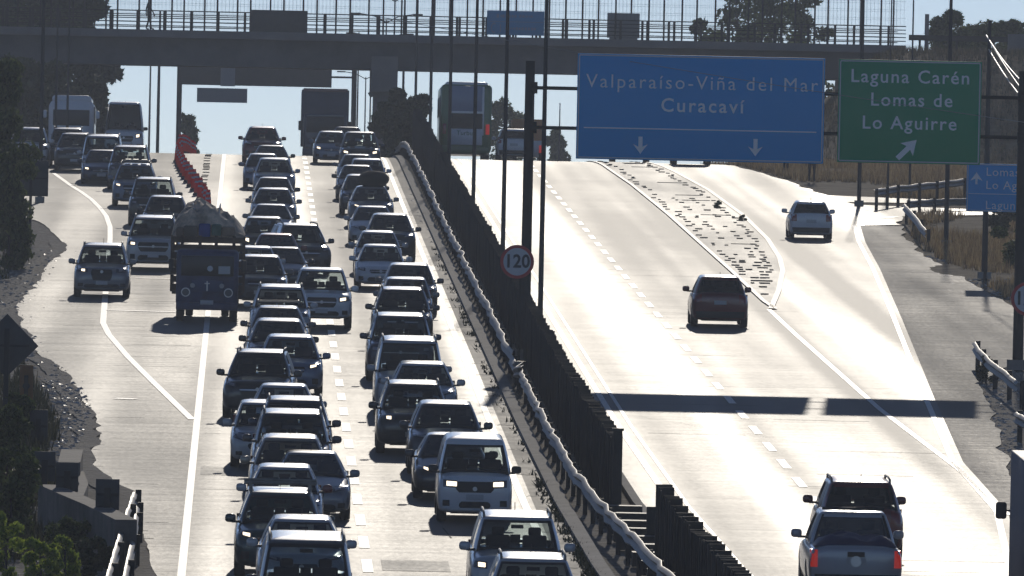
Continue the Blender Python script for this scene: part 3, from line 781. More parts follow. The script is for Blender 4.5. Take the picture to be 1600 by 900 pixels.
spec('sprinter', 'tall_van', 'van', 5.9, 1.98, 2.66, zb=0.26, wr=0.35, round=0.26, nose=0.12, black_mirror=True, rear_glass=False, dark_glass=True,
     top=[(-2.95, 1.02), (-2.8, 1.12), (-2.3, 1.26), (-0.2, 1.26), (2.7, 1.26), (2.95, 1.24)], gh=(1.20, 2.50, -2.38, -1.55, 2.88, 2.80, 0.94, 0.80), axles=(-2.0, 1.75),
     front=front_set(0.99, 0.64, 0.92, 0.50, 0.34, 0.50, 0.60), lamp=Q(0.58, 0.88, 0.80, 1.02, 0.06, 0.04), tail=Q(0.82, 0.93, 0.8, 1.2), badge=0.84, plate=0.42)

def variant(src, key, **k):
    d = dict(SPEC[src]); d.update(k); SPEC[key] = d
variant('hatch', 'hatch2', L=3.85, W=1.68, H=1.53, gh=(0.95, 1.46, -1.06, -0.42, 1.72, 1.45, 0.76, 0.60), top=[(-1.95, 0.74), (-1.75, 0.86), (-1.0, 0.98), (-0.2, 1.0), (1.6, 1.04), (1.95, 1.02)],
        front=front_set(0.84, 0.44, 0.60, 0.44, 0.28, 0.38, 0.36, bar=False), lamp=Q(0.50, 0.78, 0.64, 0.84, 0.10, 0.02), tail=Q(0.60, 0.79, 0.80, 1.12), badge=0.70, bulb=0.55)
variant('sedan', 'sedan2', H=1.43, front=front_set(0.88, 0.46, 0.70, 0.30, 0.26, 0.38, 0.56, bar=False), lamp=Q(0.44, 0.80, 0.64, 0.73, 0.07, 0.05), tail=Q(0.58, 0.84, 0.74, 0.92), gh=(0.90, 1.36, -1.15, -0.30, 1.50, 0.92, 0.78, 0.55), bulb=0.35)
variant('cross', 'cross2', H=1.57, round=0.5, nose=0.30, front=front_set(0.9, 0.50, 0.76, 0.34, 0.32, 0.44, 0.58), lamp=Q(0.42, 0.80, 0.80, 0.87, 0.08, 0.06), badge=0.70, rails=False, bulb=0.4, gh=(1.00, 1.49, -1.18, -0.38, 1.95, 1.48, 0.80, 0.58))
variant('suv', 'suv2', W=1.83, round=0.34, nose=0.18, front=front_set(0.91, 0.58, 0.93, 0.36, 0.34, 0.46, 0.60, bar=False), lamp=Q(0.46, 0.84, 0.84, 0.96, 0.02, 0.0), badge=0.86, bulb=0.3, gh=(1.05, 1.60, -1.24, -0.62, 2.14, 1.80, 0.83, 0.66))
variant('suv', 'suv3', H=1.66, rails=False, front=front_set(0.92, 0.70, 0.84, 0.40, 0.34, 0.58, 0.52), lamp=Q(0.48, 0.80, 0.88, 0.95, 0.04, 0.04), badge=0.80, bulb=0.6, gh=(1.05, 1.56, -1.28, -0.50, 2.05, 1.62, 0.82, 0.62))
SPEC['minivan']['gh'] = (1.06, 1.68, -1.62, -1.00, 2.10, 1.95, 0.80, 0.67); SPEC['minivan']['bulb'] = 0.75
# ------------------------------------------------------------------ placing the traffic
PROTO = {}
EXTRAS = {'roof_basket', 'roof_luggage', 'roof_rack', 'roof_bar', 'roof_bag', 'tarpaulin', 'tailgate_handle', 'step_bumper', 'round_badge', 'roof_spoiler'}
PLACED = []
def override(t, names, m, side=None):
    def rec(o):
        for ch in o.children:
            nm = ch.name.split('.')[0]
            if nm in names and (side is None or (ch.data and (sum(v.co.x for v in ch.data.vertices) > 0) == (side > 0))):
                ch.material_slots[0].link = 'OBJECT'; ch.material_slots[0].material = m
            rec(ch)
    rec(t)
def car(kind, px, ytop, color, label, group=None, D=None, rear=False, lit=None, turn=0.0, mirror=None, brake=False, hadj=0.0):
    sp = SPEC[kind]
    if kind not in PROTO:
        t = make_car(sp, label, color); PROTO[kind] = (t, color); first = True
    else:
        t = copy_tree(PROTO[kind][0], EXTRAS); first = False
    t['label'] = label; t['category'] = sp['cat']
    if group: t['group'] = group
    elif 'group' in t: del t['group']
    # colour on this object only
    pm = paint(color)
    def rec(o):
        for ch in o.children:
            nm = ch.name.split('.')[0]
            if nm in ('body', 'roof', 'side_mirror') and not (nm == 'side_mirror' and sp.get('black_mirror')):
                ch.material_slots[0].link = 'OBJECT'; ch.material_slots[0].material = pm
            rec(ch)
    rec(t)
    # lamps default to unlit on this copy
    override(t, ('headlight', 'bulb'), LENS); override(t, ('bulb',), CHROME); override(t, ('tail_light',), REDL)
    if lit:
        if lit in ('r', 'b'): override(t, ('bulb',), LIT, 1)
        if lit in ('l', 'b'): override(t, ('bulb',), LIT, -1)
    if brake: override(t, ('tail_light',), REDLIT)
    if mirror: 
        override(t, ('side_mirror',), mirror, 1)
    yap = (sp['gh'][3] + 0.25) if not rear else -(sp['gh'][5] - 0.2)     # where the visible roof edge is
    if D is None:
        p = W(px, ytop, sp['H'] + hadj); D0 = p.y
    else:
        D0 = D
    x = XG(px, D0).x if D is None else XG(px, D0).x
    # undo the sideways lean of a tall thing seen under the camera roll
    for _ in range(3):
        q = pix((x, D0, gz(D0) + sp['H'])); x += (px - q[0]) / F * D0
    y = D0 - yap
    t.matrix_world = Matrix.Translation((x, y, gz(y))) @ Matrix.Rotation(math.atan(slope(y)), 4, 'X') @ Matrix.Rotation((math.pi if rear else 0) + R(turn), 4, 'Z')
    PLACED.append((label, x, y, sp['L'], sp['W'], kind))
    return t
GQ, GF, GE = 'cars queuing in the two queue lanes', 'cars in the lane beside the median', 'cars on the exit lane at the left'
def roof_load(t, kind, name, mb, mats, label=None):
    return mb.build(name, mats, t, 40)
# --- exit lane at the far left
car('pickup', 46, 199, 'white', 'white pickup leftmost of all, beside the dark roadside tree', GE, turn=0)
car('suv2', 106, 200, 'charcoal', 'dark car right below the white coach front', GE)
car('suv3', 118, 208, 'black', 'black suv with bright bonnet edge, left of the boxy van below the coach', GE)
car('boxvan', 161, 211, 'silver', 'silver boxy van below the tall white van', GE)
car('sedan', 160, 234, 'dark blue', 'dark blue sedan with one lit headlight, in front of the silver boxy van', GE, lit='l')
car('bigsuv', 204, 228, 'dark grey', 'dark grey suv directly below the tall white van', GE)
t = car('suv', 212, 256, 'blue grey', 'blue grey suv with roof basket and one round lit headlight', GE, lit='l')
rb = MB()
for yy in (-0.2, 0.3, 0.8, 1.3): rb.tube([(-0.55, yy, 1.80), (0.55, yy, 1.80)], 0.02, 6)
for sx in (-0.55, 0.55): rb.tube([(sx, -0.3, 1.80), (sx, 1.4, 1.80)], 0.02, 6)
for sx in (-0.3, 0.0, 0.35): rb.box((sx, 0.3, 1.82), (0.22, 0.9, 0.10))
rb.build('roof_basket', STEEL, t, 40)
car('bigsuv', 240, 278, 'black', 'large black suv left of the line of red posts', GE)
car('cross', 260, 306, 'charcoal', 'charcoal car half hidden behind the light suv and the loaded truck', GE)
car('bigsuv', 241, 338, 'silver', 'light silver suv with wide grille beside the loaded old truck', GE, lit='b')
car('suv2', 161, 381, 'grey', 'grey suv driving alone on the shoulder left of the loaded truck', GE, lit='l')
# --- queue, left and middle files
t = car('cross2', 412, 190, 'dark grey', 'dark car carrying luggage on its roof, farthest of the left queue', GQ)
rb = MB(); rb.box((-0.15, 0.3, 1.72), (0.95, 1.1, 0.16)); link('roof_luggage', bevel_mesh(rb.mesh('roof_luggage', SEAT), 0.05), t)
car('suv3', 410, 198, 'dark red', 'dark red suv with roof rails near the crest, left queue', GQ)
car('sedan2', 424, 227, 'charcoal', 'low dark sedan just behind the pale blue hatchback near the crest', GQ)
car('hatch', 411, 240, 'blue grey', 'pale blue hatchback peeping out left of a light crossover near the crest', GQ)
car('cross', 429, 247, 'silver', 'light silver crossover in the left queue, second clear windshield below the crest', GQ)
car('sedan', 428, 277, 'charcoal', 'charcoal sedan tucked in front of the light silver crossover', GQ)
car('cross2', 428, 294, 'grey', 'grey crossover ahead of the tucked in charcoal sedan', GQ)
car('sedan2', 424, 319, 'grey', 'wide grey sedan with pale paper behind its windshield', GQ)
car('hatch2', 413, 339, 'black', 'black hatchback with a lit lamp right beside the load of the old truck', GQ, lit='l')
car('suv', 467, 350, 'dark grey', 'dark grey suv turned outward to the lane dashes, its flank in view', GQ, turn=7)
car('sedan', 432, 365, 'dark red', 'dark reddish sedan behind the small car pair at the truck cab', GQ)
car('hatch', 398, 385, 'silver', 'silver hatchback just hidden above the blue grey hatchback beside the truck', GQ, hadj=0)
car('sedan2', 442, 386, 'charcoal', 'charcoal sedan between the blue grey hatchback and the white pickup', GQ)
car('cross', 407, 399, 'dark grey', 'dark grey crossover with a lit lamp directly right of the old truck', GQ, lit='l')
car('pickup', 503, 419, 'white', 'white pickup with one bright headlight pulling out to the lane dashes', GQ, lit='r')
car('suv2', 439, 446, 'silver', 'silver suv with roof rails in front of the white pickup', GQ)
t = car('cross2', 435, 479, 'dark grey', 'dark grey car with an open roof rack, ahead of the silver railed suv', GQ)
rb = MB()
for yy in (-0.1, 0.5, 1.1): rb.tube([(-0.58, yy, 1.70), (0.58, yy, 1.70)], 0.022, 6)
for sx in (-0.58, 0.58): rb.tube([(sx, -0.2, 1.66), (sx, -0.1, 1.72), (sx, 1.2, 1.72)], 0.022, 6)
rb.build('roof_rack', STEEL, t, 40)
car('suv3', 436, 499, 'charcoal', 'charcoal suv with dark windshield, ahead of the open roof rack car', GQ)
car('cross', 454, 524, 'blue grey', 'blue grey crossover with see-through windshield right of a black suv', GQ, lit='r')
car('suv', 408, 548, 'black', 'black suv with slim bright lamp, leftmost in the middle of the queue', GQ, turn=-2)
car('sedan', 444, 600, 'silver', 'silver sedan behind two dark suvs, its windshield see-through', GQ)
car('hatch2', 416, 627, 'silver', 'small silver hatchback squeezed at the left edge of the queue', GQ)
car('suv2', 461, 622, 'navy', 'navy suv with a broad dark windshield behind the large charcoal suv', GQ)
car('bigsuv', 457, 643, 'charcoal', 'large charcoal suv with sunroof edge and both mirrors out', GQ)
car('suv3', 454, 681, 'beige', 'beige suv with roof rails and see-through windshield', GQ)
car('sedan2', 487, 705, 'grey', 'grey sedan leaning to the lane dashes beside the red mirrored car', GQ)
car('hatch', 445, 727, 'silver', 'silver hatchback with one dark red mirror', GQ, mirror=paint('dark red'))
t = car('suv', 438, 766, 'teal', 'dark teal suv with roof bars and slim lit headlight', GQ, lit='l')
for yy in (-0.2, 0.9):
    rb = MB(); rb.tube([(-0.74, yy, 1.84), (0.74, yy, 1.84)], 0.035, 8)
    for sx in (-0.6, 0.6): rb.box((sx, yy, 1.75), (0.07, 0.07, 0.16))
    rb.build('roof_bar', STEEL, t, 40)
car('cross2', 472, 808, 'silver', 'silver crossover right behind the nearest van of the queue', GQ)
car('boxvan', 479, 839, 'dark grey', 'dark boxy van cut by the bottom edge, nearest of the queue', GQ)
# --- lane beside the median
car('hatch2', 497, 192, 'silver', 'small silver hatchback with bright lamps below the box truck', GF, lit='b')
car('suv2', 524, 189, 'silver', 'silver suv partly covering the box truck', GF)
car('sedan', 543, 198, 'charcoal', 'dark sedan between the silver suv and the pickup at the crest', GF)
car('hatch', 518, 205, 'blue grey', 'pale blue hatchback with lit headlight in front of the box truck', GF, lit='l')
car('pickup', 563, 206, 'dark grey', 'dark pickup with glaring bonnet at the top of the guard rail', GF, lit='b')
car('sedan2', 558, 241, 'grey', 'grey sedan right below the glaring dark pickup', GF)
car('hatch2', 574, 248, 'white', 'white hatchback sticking out right behind the grey and charcoal sedans', GF)
car('sedan', 558, 258, 'charcoal', 'charcoal sedan whose left flank lies along the lane dashes near the crest', GF)
car('cross', 566, 273, 'dark grey', 'dark grey car hidden behind the car with the roof bag', GF)
t = car('cross2', 580, 291, 'grey', 'grey car with a big black bag strapped on its roof', GF, lit='l')
bg_ = MB()
for j_ in range(11):
    for i_ in range(20):
        th, ph = math.pi * j_ / 10, 2 * math.pi * i_ / 20
        k_ = 1 + 0.07 * noise.noise(Vector((math.sin(th) * math.cos(ph) * 2, math.sin(th) * math.sin(ph) * 2, math.cos(th) * 2)))
        bg_.v.append((0.1 + 0.60 * k_ * math.copysign(abs(math.sin(th) * math.cos(ph)) ** 0.75, math.cos(ph)), 0.4 + 0.75 * math.sin(th) * math.sin(ph), 1.83 + 0.33 * k_ * math.cos(th)))
for j_ in range(10):
    for i_ in range(20): bg_.f.append((j_ * 20 + i_, j_ * 20 + (i_ + 1) % 20, (j_ + 1) * 20 + (i_ + 1) % 20, (j_ + 1) * 20 + i_)); bg_.m.append(0)
bg_.build('roof_bag', mat('bag_cloth', (0.012, 0.012, 0.013), 0.9, bump=0.6, vscale=4), t, 70)
car('sedan2', 582, 322, 'silver', 'silver sedan just ahead of the car with the roof bag', GF)
car('suv3', 610, 334, 'charcoal', 'charcoal suv nearest the white line above the first lamp post shadow', GF)
car('hatch', 591, 361, 'silver', 'silver hatchback between a charcoal suv and a white sedan', GF)
car('sedan', 595, 382, 'white', 'white sedan with dark wide grille, clear road below it', GF)
car('cross', 640, 412, 'dark grey', 'dark grey crossover beside the white line, third above the black suv', GF)
car('hatch2', 635, 434, 'grey', 'grey hatchback wedged behind the wide charcoal suv', GF)
car('suv', 629, 450, 'charcoal', 'wide charcoal suv whose chrome bar catches light', GF)
car('bigsuv', 626, 491, 'dark blue', 'dark blue suv with tall body left of the white line', GF)
car('boxvan', 640, 529, 'silver', 'silver railed van in front of the tall dark blue suv', GF)
car('cross2', 661, 566, 'silver', 'silver crossover with see-through rear window beside the white line', GF)
car('suv2', 646, 597, 'black', 'black suv with an amber lit lamp at its left front', GF, lit='l')
car('suv3', 697, 628, 'dark grey', 'dark grey suv right of the black amber lamp suv', GF)
car('sedan2', 705, 677, 'charcoal', 'dark car mostly hidden behind the white van, lamp lit', GF, lit='l')
car('minivan', 742, 681, 'white', 'white passenger van with both headlights lit in the right queue lane', GF, lit='b')
car('bigsuv', 808, 804, 'silver', 'silver suv with sky bright mirrors at the bottom edge', GF, lit='l')
car('suv', 833, 869, 'silver', 'silver car roof cut off by the bottom edge, nearest the median', GF)
# --- open carriageway, seen from behind
GO = 'cars driving away on the open carriageway'
car('hatch', 1267, 314, 'white', 'white hatchback driving away towards the side road', GO, rear=True)
car('cross', 1125, 431, 'dark red', 'dark red car driving away in the middle of the empty carriageway', GO, rear=True)
car('suv2', 1345, 750, 'dark red', 'dark red suv with glaring roof just beyond the grey pickup', GO, rear=True)
t = car('pickup', 1332, 797, 'silver', 'silver grey pickup seen from behind with a blue tarpaulin over its bed', GO, rear=True, brake=True)
ld = MB(); n_ = 14
for j in range(n_ + 1):
    for i in range(n_ + 1):
        u, v = i / n_ * 2 - 1, j / n_ * 2 - 1
        ed = (1 - u ** 6) * (1 - v ** 6)
        ld.v.append((u * 0.83, 1.90 + v * 0.66, 1.16 + ed * (0.12 + 0.16 * (0.5 + noise.noise(Vector((u * 2.2, v * 2, 3.1)))))))
ld.f = [(j * (n_ + 1) + i, j * (n_ + 1) + i + 1, (j + 1) * (n_ + 1) + i + 1, (j + 1) * (n_ + 1) + i) for j in range(n_) for i in range(n_)]
ld.m = [0] * len(ld.f)
for o_ in list(t.children):
    if o_.name.startswith('bed_cover'): bpy.data.objects.remove(o_)
lo_ = ld.build('tarpaulin', mat('blue_tarp', (0.015, 0.02, 0.09), 0.45, bump=0.5, vscale=6), t, 80)
lb = MB(); lb.box((0, 2.67, 1.02), (0.34, 0.02, 0.10)); lb.build('tailgate_handle', BLACK, t)
lb = MB(); lb.box((0, 2.72, 0.50), (1.7, 0.18, 0.16)); link('step_bumper', bevel_mesh(lb.mesh('step_bumper', CHROME), 0.03), t)
lb = MB(); lb.tube([(0, 2.66, 0.88), (0, 2.685, 0.88)], 0.11, 20); lb.build('round_badge', CHROME, t, 40)
lb = MB(); lb.tube([(-0.62, 1.02, 1.84), (0.62, 1.02, 1.84)], 0.03, 8); lb.build('roof_spoiler', BLACK, t, 40)

# ------------------------------------------------------------------ large vehicles
def bbox(name, c, d, m, parent, bev=0.05, seg=2):
    b_ = MB(); b_.box(c, d); me = b_.mesh(name, m)
    if bev: bevel_mesh(me, bev, seg)
    return link(name, me, parent)
def put_big(t, px, D, rear):
    x = XG(px, D).x
    t.matrix_world = Matrix.Translation((x, D, gz(D))) @ Matrix.Rotation(math.atan(slope(D)), 4, 'X') @ Matrix.Rotation(math.pi if rear else 0, 4, 'Z')
def wheels(t, r, wd, x, ys, twin=()):
    tm, rm = wheel_meshes(r, wd)
    for y in ys:
        for sx in (-1, 1):
            o_ = link('wheel', tm, t); o_.location = (sx * x, y, r); link('rim', rm, o_)
WHT = mat('coach_white', (0.8, 0.8, 0.82), 0.35, 0, 0.5); GRN = mat('coach_green', (0.05, 0.16, 0.05), 0.4, 0, 0.5)
# green and white coach, rear
t = empty('coach', 'green and white coach seen from behind at the crest', 'bus'); Hh = 4.05
bbox('body', (0, 0, 2.05), (2.5, 11.5, 3.4), GRN, t, 0.22, 4)
bbox('roof', (0, 0, 3.72), (2.1, 11.2, 0.30), WHT, t, 0.13, 4)
bbox('rear_window', (0, 5.76, 3.05), (1.55, 0.06, 1.25), mat('coach_rear_glass', (0.25, 0.30, 0.42), 0.25), t, 0.02)
bbox('rear_panel', (0, 5.755, 2.45), (1.75, 0.05, 2.4), WHT, t, 0.02)
bbox('engine_grille', (0, 5.79, 1.95), (1.6, 0.05, 0.75), DARKST, t, 0.02)
bbox('engine_hatch', (0, 5.78, 1.15), (1.6, 0.06, 0.75), WHT, t, 0.02)
text_mesh('lettering', 'Turbus', 0.32, 1.0, 'CENTER', GRN, t, (0, 0, 0)).matrix_local = Matrix.Translation((0, 5.83, 1.35)) @ Matrix.Rotation(math.pi, 4, 'Z')
bbox('rear_bumper', (0, 5.78, 0.55), (2.4, 0.16, 0.34), GRN, t, 0.06)
for sx in (-1, 1):
    b_ = MB(); b_.box((sx * 1.06, 5.77, 1.55), (0.18, 0.08, 0.5)); link('tail_light', bevel_mesh(b_.mesh('tail_light', REDLIT if sx < 0 else REDL), 0.02), t)
    bbox('side_window', (sx * 1.252, -0.4, 2.7), (0.03, 9.6, 0.95), GLASSD if False else TRIM, t, 0.01)
wheels(t, 0.5, 0.3, 1.05, (-3.9, 3.0))
put_big(t, 724, 634, True)
# white coach coming, far left
t = empty('coach', 'white coach with arched bright roof coming in at the far left', 'bus')
bbox('body', (0, 0, 1.6), (2.45, 9.5, 2.7), WHT, t, 0.52, 7)
bbox('windshield', (0, -4.74, 1.92), (1.95, 0.06, 0.85), TRIM, t, 0.02)
bbox('roof', (0, 0, 2.92), (2.1, 9.2, 0.42), WHT, t, 0.19, 5)
bbox('front_bumper', (0, -4.76, 0.55), (2.35, 0.14, 0.4), WHT, t, 0.08)
for sx in (-1, 1):
    bbox('headlight', (sx * 0.9, -4.76, 0.95), (0.36, 0.1, 0.2), LENS, t, 0.04)
    bbox('side_mirror', (sx * 1.42, -4.85, 2.1), (0.2, 0.14, 0.42), WHT, t, 0.05)
    bbox('side_window', (sx * 1.227, 0, 2.1), (0.03, 8.4, 0.9), TRIM, t, 0.01)
wheels(t, 0.45, 0.28, 1.02, (-3.2, 2.4))
put_big(t, 112, 637, False); t.matrix_world = t.matrix_world @ Matrix.Scale(0.92, 4)
# tall white van
t = car('sprinter', 195, 155, 'white', 'tall white van with one amber lamp beside the coach at the far left', None, D=634, lit='r')
# dark box truck coming over the crest
NV = mat('navy_cab', (0.02, 0.035, 0.08), 0.4, 0, 0.5)
t = empty('box_truck', 'dark blue truck with tall box body coming over the crest', 'truck')
bbox('cargo_box', (0, 1.2, 2.45), (2.45, 6.2, 2.9), mat('box_navy', (0.035, 0.05, 0.09), 0.5, var=0.15), t, 0.04)
bbox('box_top_edge', (0, -1.93, 3.88), (2.3, 0.12, 0.16), mat('rusty_rose', (0.28, 0.16, 0.15), 0.6), t, 0.02)
bbox('cab', (0, -2.9, 1.55), (2.2, 1.9, 2.1), NV, t, 0.12, 3)
bbox('windshield', (0, -3.855, 2.05), (1.95, 0.05, 0.8), TRIM, t, 0.02)
bbox('sun_visor', (0, -3.92, 2.52), (1.95, 0.22, 0.08), mat('visor_grey', (0.22, 0.25, 0.28), 0.5), t, 0.02)
bbox('grille', (0, -3.86, 1.15), (1.3, 0.05, 0.5), BLACK, t, 0.02)
bbox('front_bumper', (0, -3.88, 0.62), (2.25, 0.2, 0.36), NV, t, 0.05)
for sx in (-1, 1):
    bbox('headlight', (sx * 0.85, -3.9, 0.95), (0.3, 0.08, 0.2), LENS, t, 0.03)
    bbox('side_mirror', (sx * 1.28, -3.7, 2.0), (0.2, 0.12, 0.5), BLACK, t, 0.04)
wheels(t, 0.48, 0.28, 0.98, (-2.9, 2.9))
put_big(t, 506, 664, False)
# old loaded truck
OB = mat('faded_blue', (0.025, 0.045, 0.12), 0.55, 0, 0.2, var=0.35, vscale=3)
WOOD = mat('old_boards', (0.10, 0.065, 0.045), 0.85, var=0.4, vscale=4)
t = empty('old_truck', 'old blue flat-nosed truck piled high with a wrapped load', 'truck')
bbox('cab', (0, -2.15, 1.35), (1.92, 1.5, 1.75), OB, t, 0.16, 4)
bbox('windshield', (0, -2.915, 1.74), (1.62, 0.05, 0.62), TRIM, t, 0.02)
bbox('front_bumper', (0, -3.0, 0.50), (1.9, 0.14, 0.24), OB, t, 0.04)
bbox('number_plate', (0, -3.08, 0.62), (0.40, 0.02, 0.13), PLATE, t, 0.004)
bbox('grille', (0, -2.92, 1.12), (0.95, 0.04, 0.34), mat('blue_grille', (0.03, 0.06, 0.15), 0.5), t, 0.01)
for sx in (-1, 1):
    b_ = MB(); b_.tube([(sx * 0.66, -2.98, 0.92), (sx * 0.66, -2.88, 0.92)], 0.11, 18); h_ = b_.build('headlight', LENS, t, 40)
    b_ = MB(); b_.tube([(sx * 0.66, -2.96, 0.92), (sx * 0.66, -2.89, 0.92)], 0.14, 18); b_.build('lamp_ring', CHROME, h_, 40)
    b_ = MB(); b_.tube([(sx * 0.45, -2.97, 1.13), (sx * 0.45, -2.88, 1.13)], 0.075, 14); b_.build('indicator', mat('pale_lens', (0.4, 0.4, 0.38), 0.3), t, 40)
    bbox('side_mirror', (sx * 1.12, -2.7, 1.75), (0.16, 0.08, 0.36), BLACK, t, 0.03)
b_ = MB(); b_.box((0, -2.955, 1.12), (0.04, 0.03, 0.3)); b_.box((0, -2.955, 1.2), (0.16, 0.03, 0.03)); b_.build('badge', CHROME, t)
b_ = MB(); b_.tube([(0.08, -2.95, 1.66), (0.08, -2.93, 1.66)], 0.09, 16); b_.build('round_sticker', WHITE, t)
bbox('paper_sheet', (0.52, -2.945, 1.62), (0.36, 0.012, 0.24), PLATE, t, 0.0)
bbox('chassis', (0, 0.4, 0.62), (0.9, 6.2, 0.22), DARKST, t, 0.02)
st = MB()
for k in range(7): st.box((0, -1.28, 1.02 + k * 0.245), (2.16, 0.05, 0.19))
for k in range(7):
    for sx in (-1, 1): st.box((sx * 1.08, 1.1, 1.02 + k * 0.245), (0.05, 4.7, 0.19))
for yy in (-1.26, 0.3, 1.9, 3.4):
    for sx in (-1, 1): st.box((sx * 1.125, yy, 1.75), (0.06, 0.12, 1.75))
for sx in (-0.8, -0.25, 0.25, 0.8): st.box((sx, -1.33, 1.75), (0.10, 0.06, 1.75))
st.build('stake_side', WOOD, t)
bbox('deck', (0, 1.1, 0.86), (2.2, 4.8, 0.12), WOOD, t, 0.01)
for i_, (x_, z_, w_, h__, c_) in enumerate(((-0.55, 2.75, 0.42, 0.34, (0.12, 0.1, 0.08)), (-0.12, 2.78, 0.36, 0.42, (0.02, 0.06, 0.25)), (0.25, 2.8, 0.3, 0.36, (0.05, 0.15, 0.12)), (0.62, 2.76, 0.4, 0.3, (0.28, 0.2, 0.14)), (-0.88, 2.72, 0.24, 0.28, (0.2, 0.14, 0.1)))):
    bbox('load_bundle', (x_, -1.05, z_), (w_, 0.5, h__), mat('bundle_%d' % i_, c_, 0.8, var=0.3), t, 0.05)
ld = MB(); n_ = 24
for j in range(n_ + 1):
    for i in range(n_ + 1):
        u, v = i / n_ * 2 - 1, j / n_ * 2 - 1
        nn = noise.noise(Vector((u * 2.0, v * 2.5, 1.7))); n2_ = noise.noise(Vector((u * 5, v * 5, 4.2)))
        pk = max(0, 1 - abs(u + 0.25) / 1.25)
        edge = (1 - abs(u) ** 7) * (1 - abs(v) ** 9)
        rd = 1 - abs(noise.noise(Vector((u * 2.6 + v, v * 3.0 - u, 8.8)))) * 2.2; ld.v.append((u * 1.14 * (1 + 0.05 * n2_), 1.15 + v * 2.35, 2.55 + edge * (0.30 + 0.66 * pk + 0.14 * nn + 0.13 * n2_ + 0.16 * rd)))
ld.f = [(j * (n_ + 1) + i, j * (n_ + 1) + i + 1, (j + 1) * (n_ + 1) + i + 1, (j + 1) * (n_ + 1) + i) for j in range(n_) for i in range(n_)]
ld.m = [0] * len(ld.f)
ld.build('tarpaulin', mat('patched_tarp', (0.55, 0.42, 0.31), 0.8, var=0.8, vscale=2.2, bump=0.9), t, 24)
for sx in (-0.5, 0.35):
    b_ = MB(); b_.tube([(sx, -1.2, 2.75), (sx * 0.9, -0.3, 3.42), (sx, 1.2, 3.55), (sx, 3.3, 2.9)], 0.02, 5); b_.build('rope', PLATE, t, 40)
wheels(t, 0.40, 0.24, 0.82, (-2.1, 2.3)); wheels(t, 0.40, 0.24, 0.56, (2.3,))
put_big(t, 323, W(322, 503).y + 2.6, False)
PLACED.append(('old truck', t.location.x, t.location.y, 6.5, 2.2, 'truck'))
# curtain side lorry at the right edge
t = empty('curtain_side_lorry', 'blue curtain side lorry cut by the right edge of the photo', 'truck')
bbox('cargo_box', (0, 1.0, 1.93), (2.5, 7.0, 2.5), mat('curtain_blue', (0.012, 0.03, 0.09), 0.6, var=0.2), t, 0.02)
for sx in (-1, 1):
    bbox('corner_post', (sx * 1.2, 4.52, 1.93), (0.16, 0.10, 2.52), WHT, t, 0.02)
    bbox('side_mirror', (sx * 1.38, -3.2, 1.95), (0.22, 0.12, 0.34), BLACK, t, 0.05)
    bbox('mirror_arm', (sx * 1.22, -3.2, 1.95), (0.2, 0.04, 0.04), BLACK, t, 0.0)
    bbox('tail_light', (sx * 1.0, 4.55, 0.62), (0.3, 0.08, 0.14), REDL, t, 0.02)
bbox('top_rail', (0, 4.52, 3.16), (2.5, 0.1, 0.12), ALLOY, t, 0.02)
bbox('cab', (0, -3.3, 1.45), (2.2, 1.5, 1.9), WHT, t, 0.1, 3)
bbox('rear_bumper', (0, 4.5, 0.55), (2.4, 0.14, 0.18), DARKST, t, 0.02)
bbox('chassis', (0, 0.4, 0.62), (0.9, 7.4, 0.2), DARKST, t, 0.02)
wheels(t, 0.42, 0.25, 1.0, (-3.0, 2.6))
DL = 250; put_big(t, 1577, DL, True); t.location.x = A(1588, 800, DL).x + 1.27
PLACED.append(('lorry', t.location.x, t.location.y, 8, 2.5, 'truck'))
# orange and white truck plus two cars at the crest of the open side
t = empty('box_truck', 'small white truck with orange box top beyond the gantry post', 'truck')
bbox('cargo_box', (0, 0.8, 2.15), (2.1, 4.2, 1.6), mat('box_orange', (0.75, 0.33, 0.12), 0.6), t, 0.03)
bbox('tail_board', (0, 2.93, 1.15), (2.1, 0.08, 0.8), WHT, t, 0.02)
bbox('lower_body', (0, 0.8, 1.1), (2.0, 4.1, 0.5), WHT, t, 0.03)
bbox('cab', (0, -2.2, 1.3), (1.9, 1.5, 1.6), WHT, t, 0.1, 3)
for sx in (-1, 1):
    bbox('tail_light', (sx * 0.85, 2.98, 1.0), (0.26, 0.06, 0.5), REDLIT if sx < 0 else REDL, t, 0.02)
wheels(t, 0.4, 0.24, 0.85, (-2.0, 1.9))
put_big(t, 823, 640, True); t.matrix_world = t.matrix_world @ Matrix.Scale(0.76, 4)
car('hatch2', 803, 213, 'white', 'white hatchback at the crest between the coach and the gantry post', GO, rear=True, D=618)
car('pickup', 985, 232, 'dark grey', 'dark pickup at the crest, only its wheels showing under the blue gantry sign', GO, rear=True, D=622)
car('boxvan', 1082, 232, 'dark grey', 'dark van at the crest, only its wheels showing under the blue gantry sign', GO, rear=True, D=607)
# overlaps between neighbours, printed while building
for i in range(len(PLACED)):
    for j in range(i):
        a, b = PLACED[i], PLACED[j]
        ox = (a[4] + b[4]) / 2 - abs(a[1] - b[1]); oy = (a[3] + b[3]) / 2 - abs(a[2] - b[2])
        if ox > 0 and oy > 0: print('OVERLAP x %.2f y %.2f | %s (%.1f) | %s (%.1f)' % (ox, oy, a[0][:40], a[2], b[0][:40], b[2]))
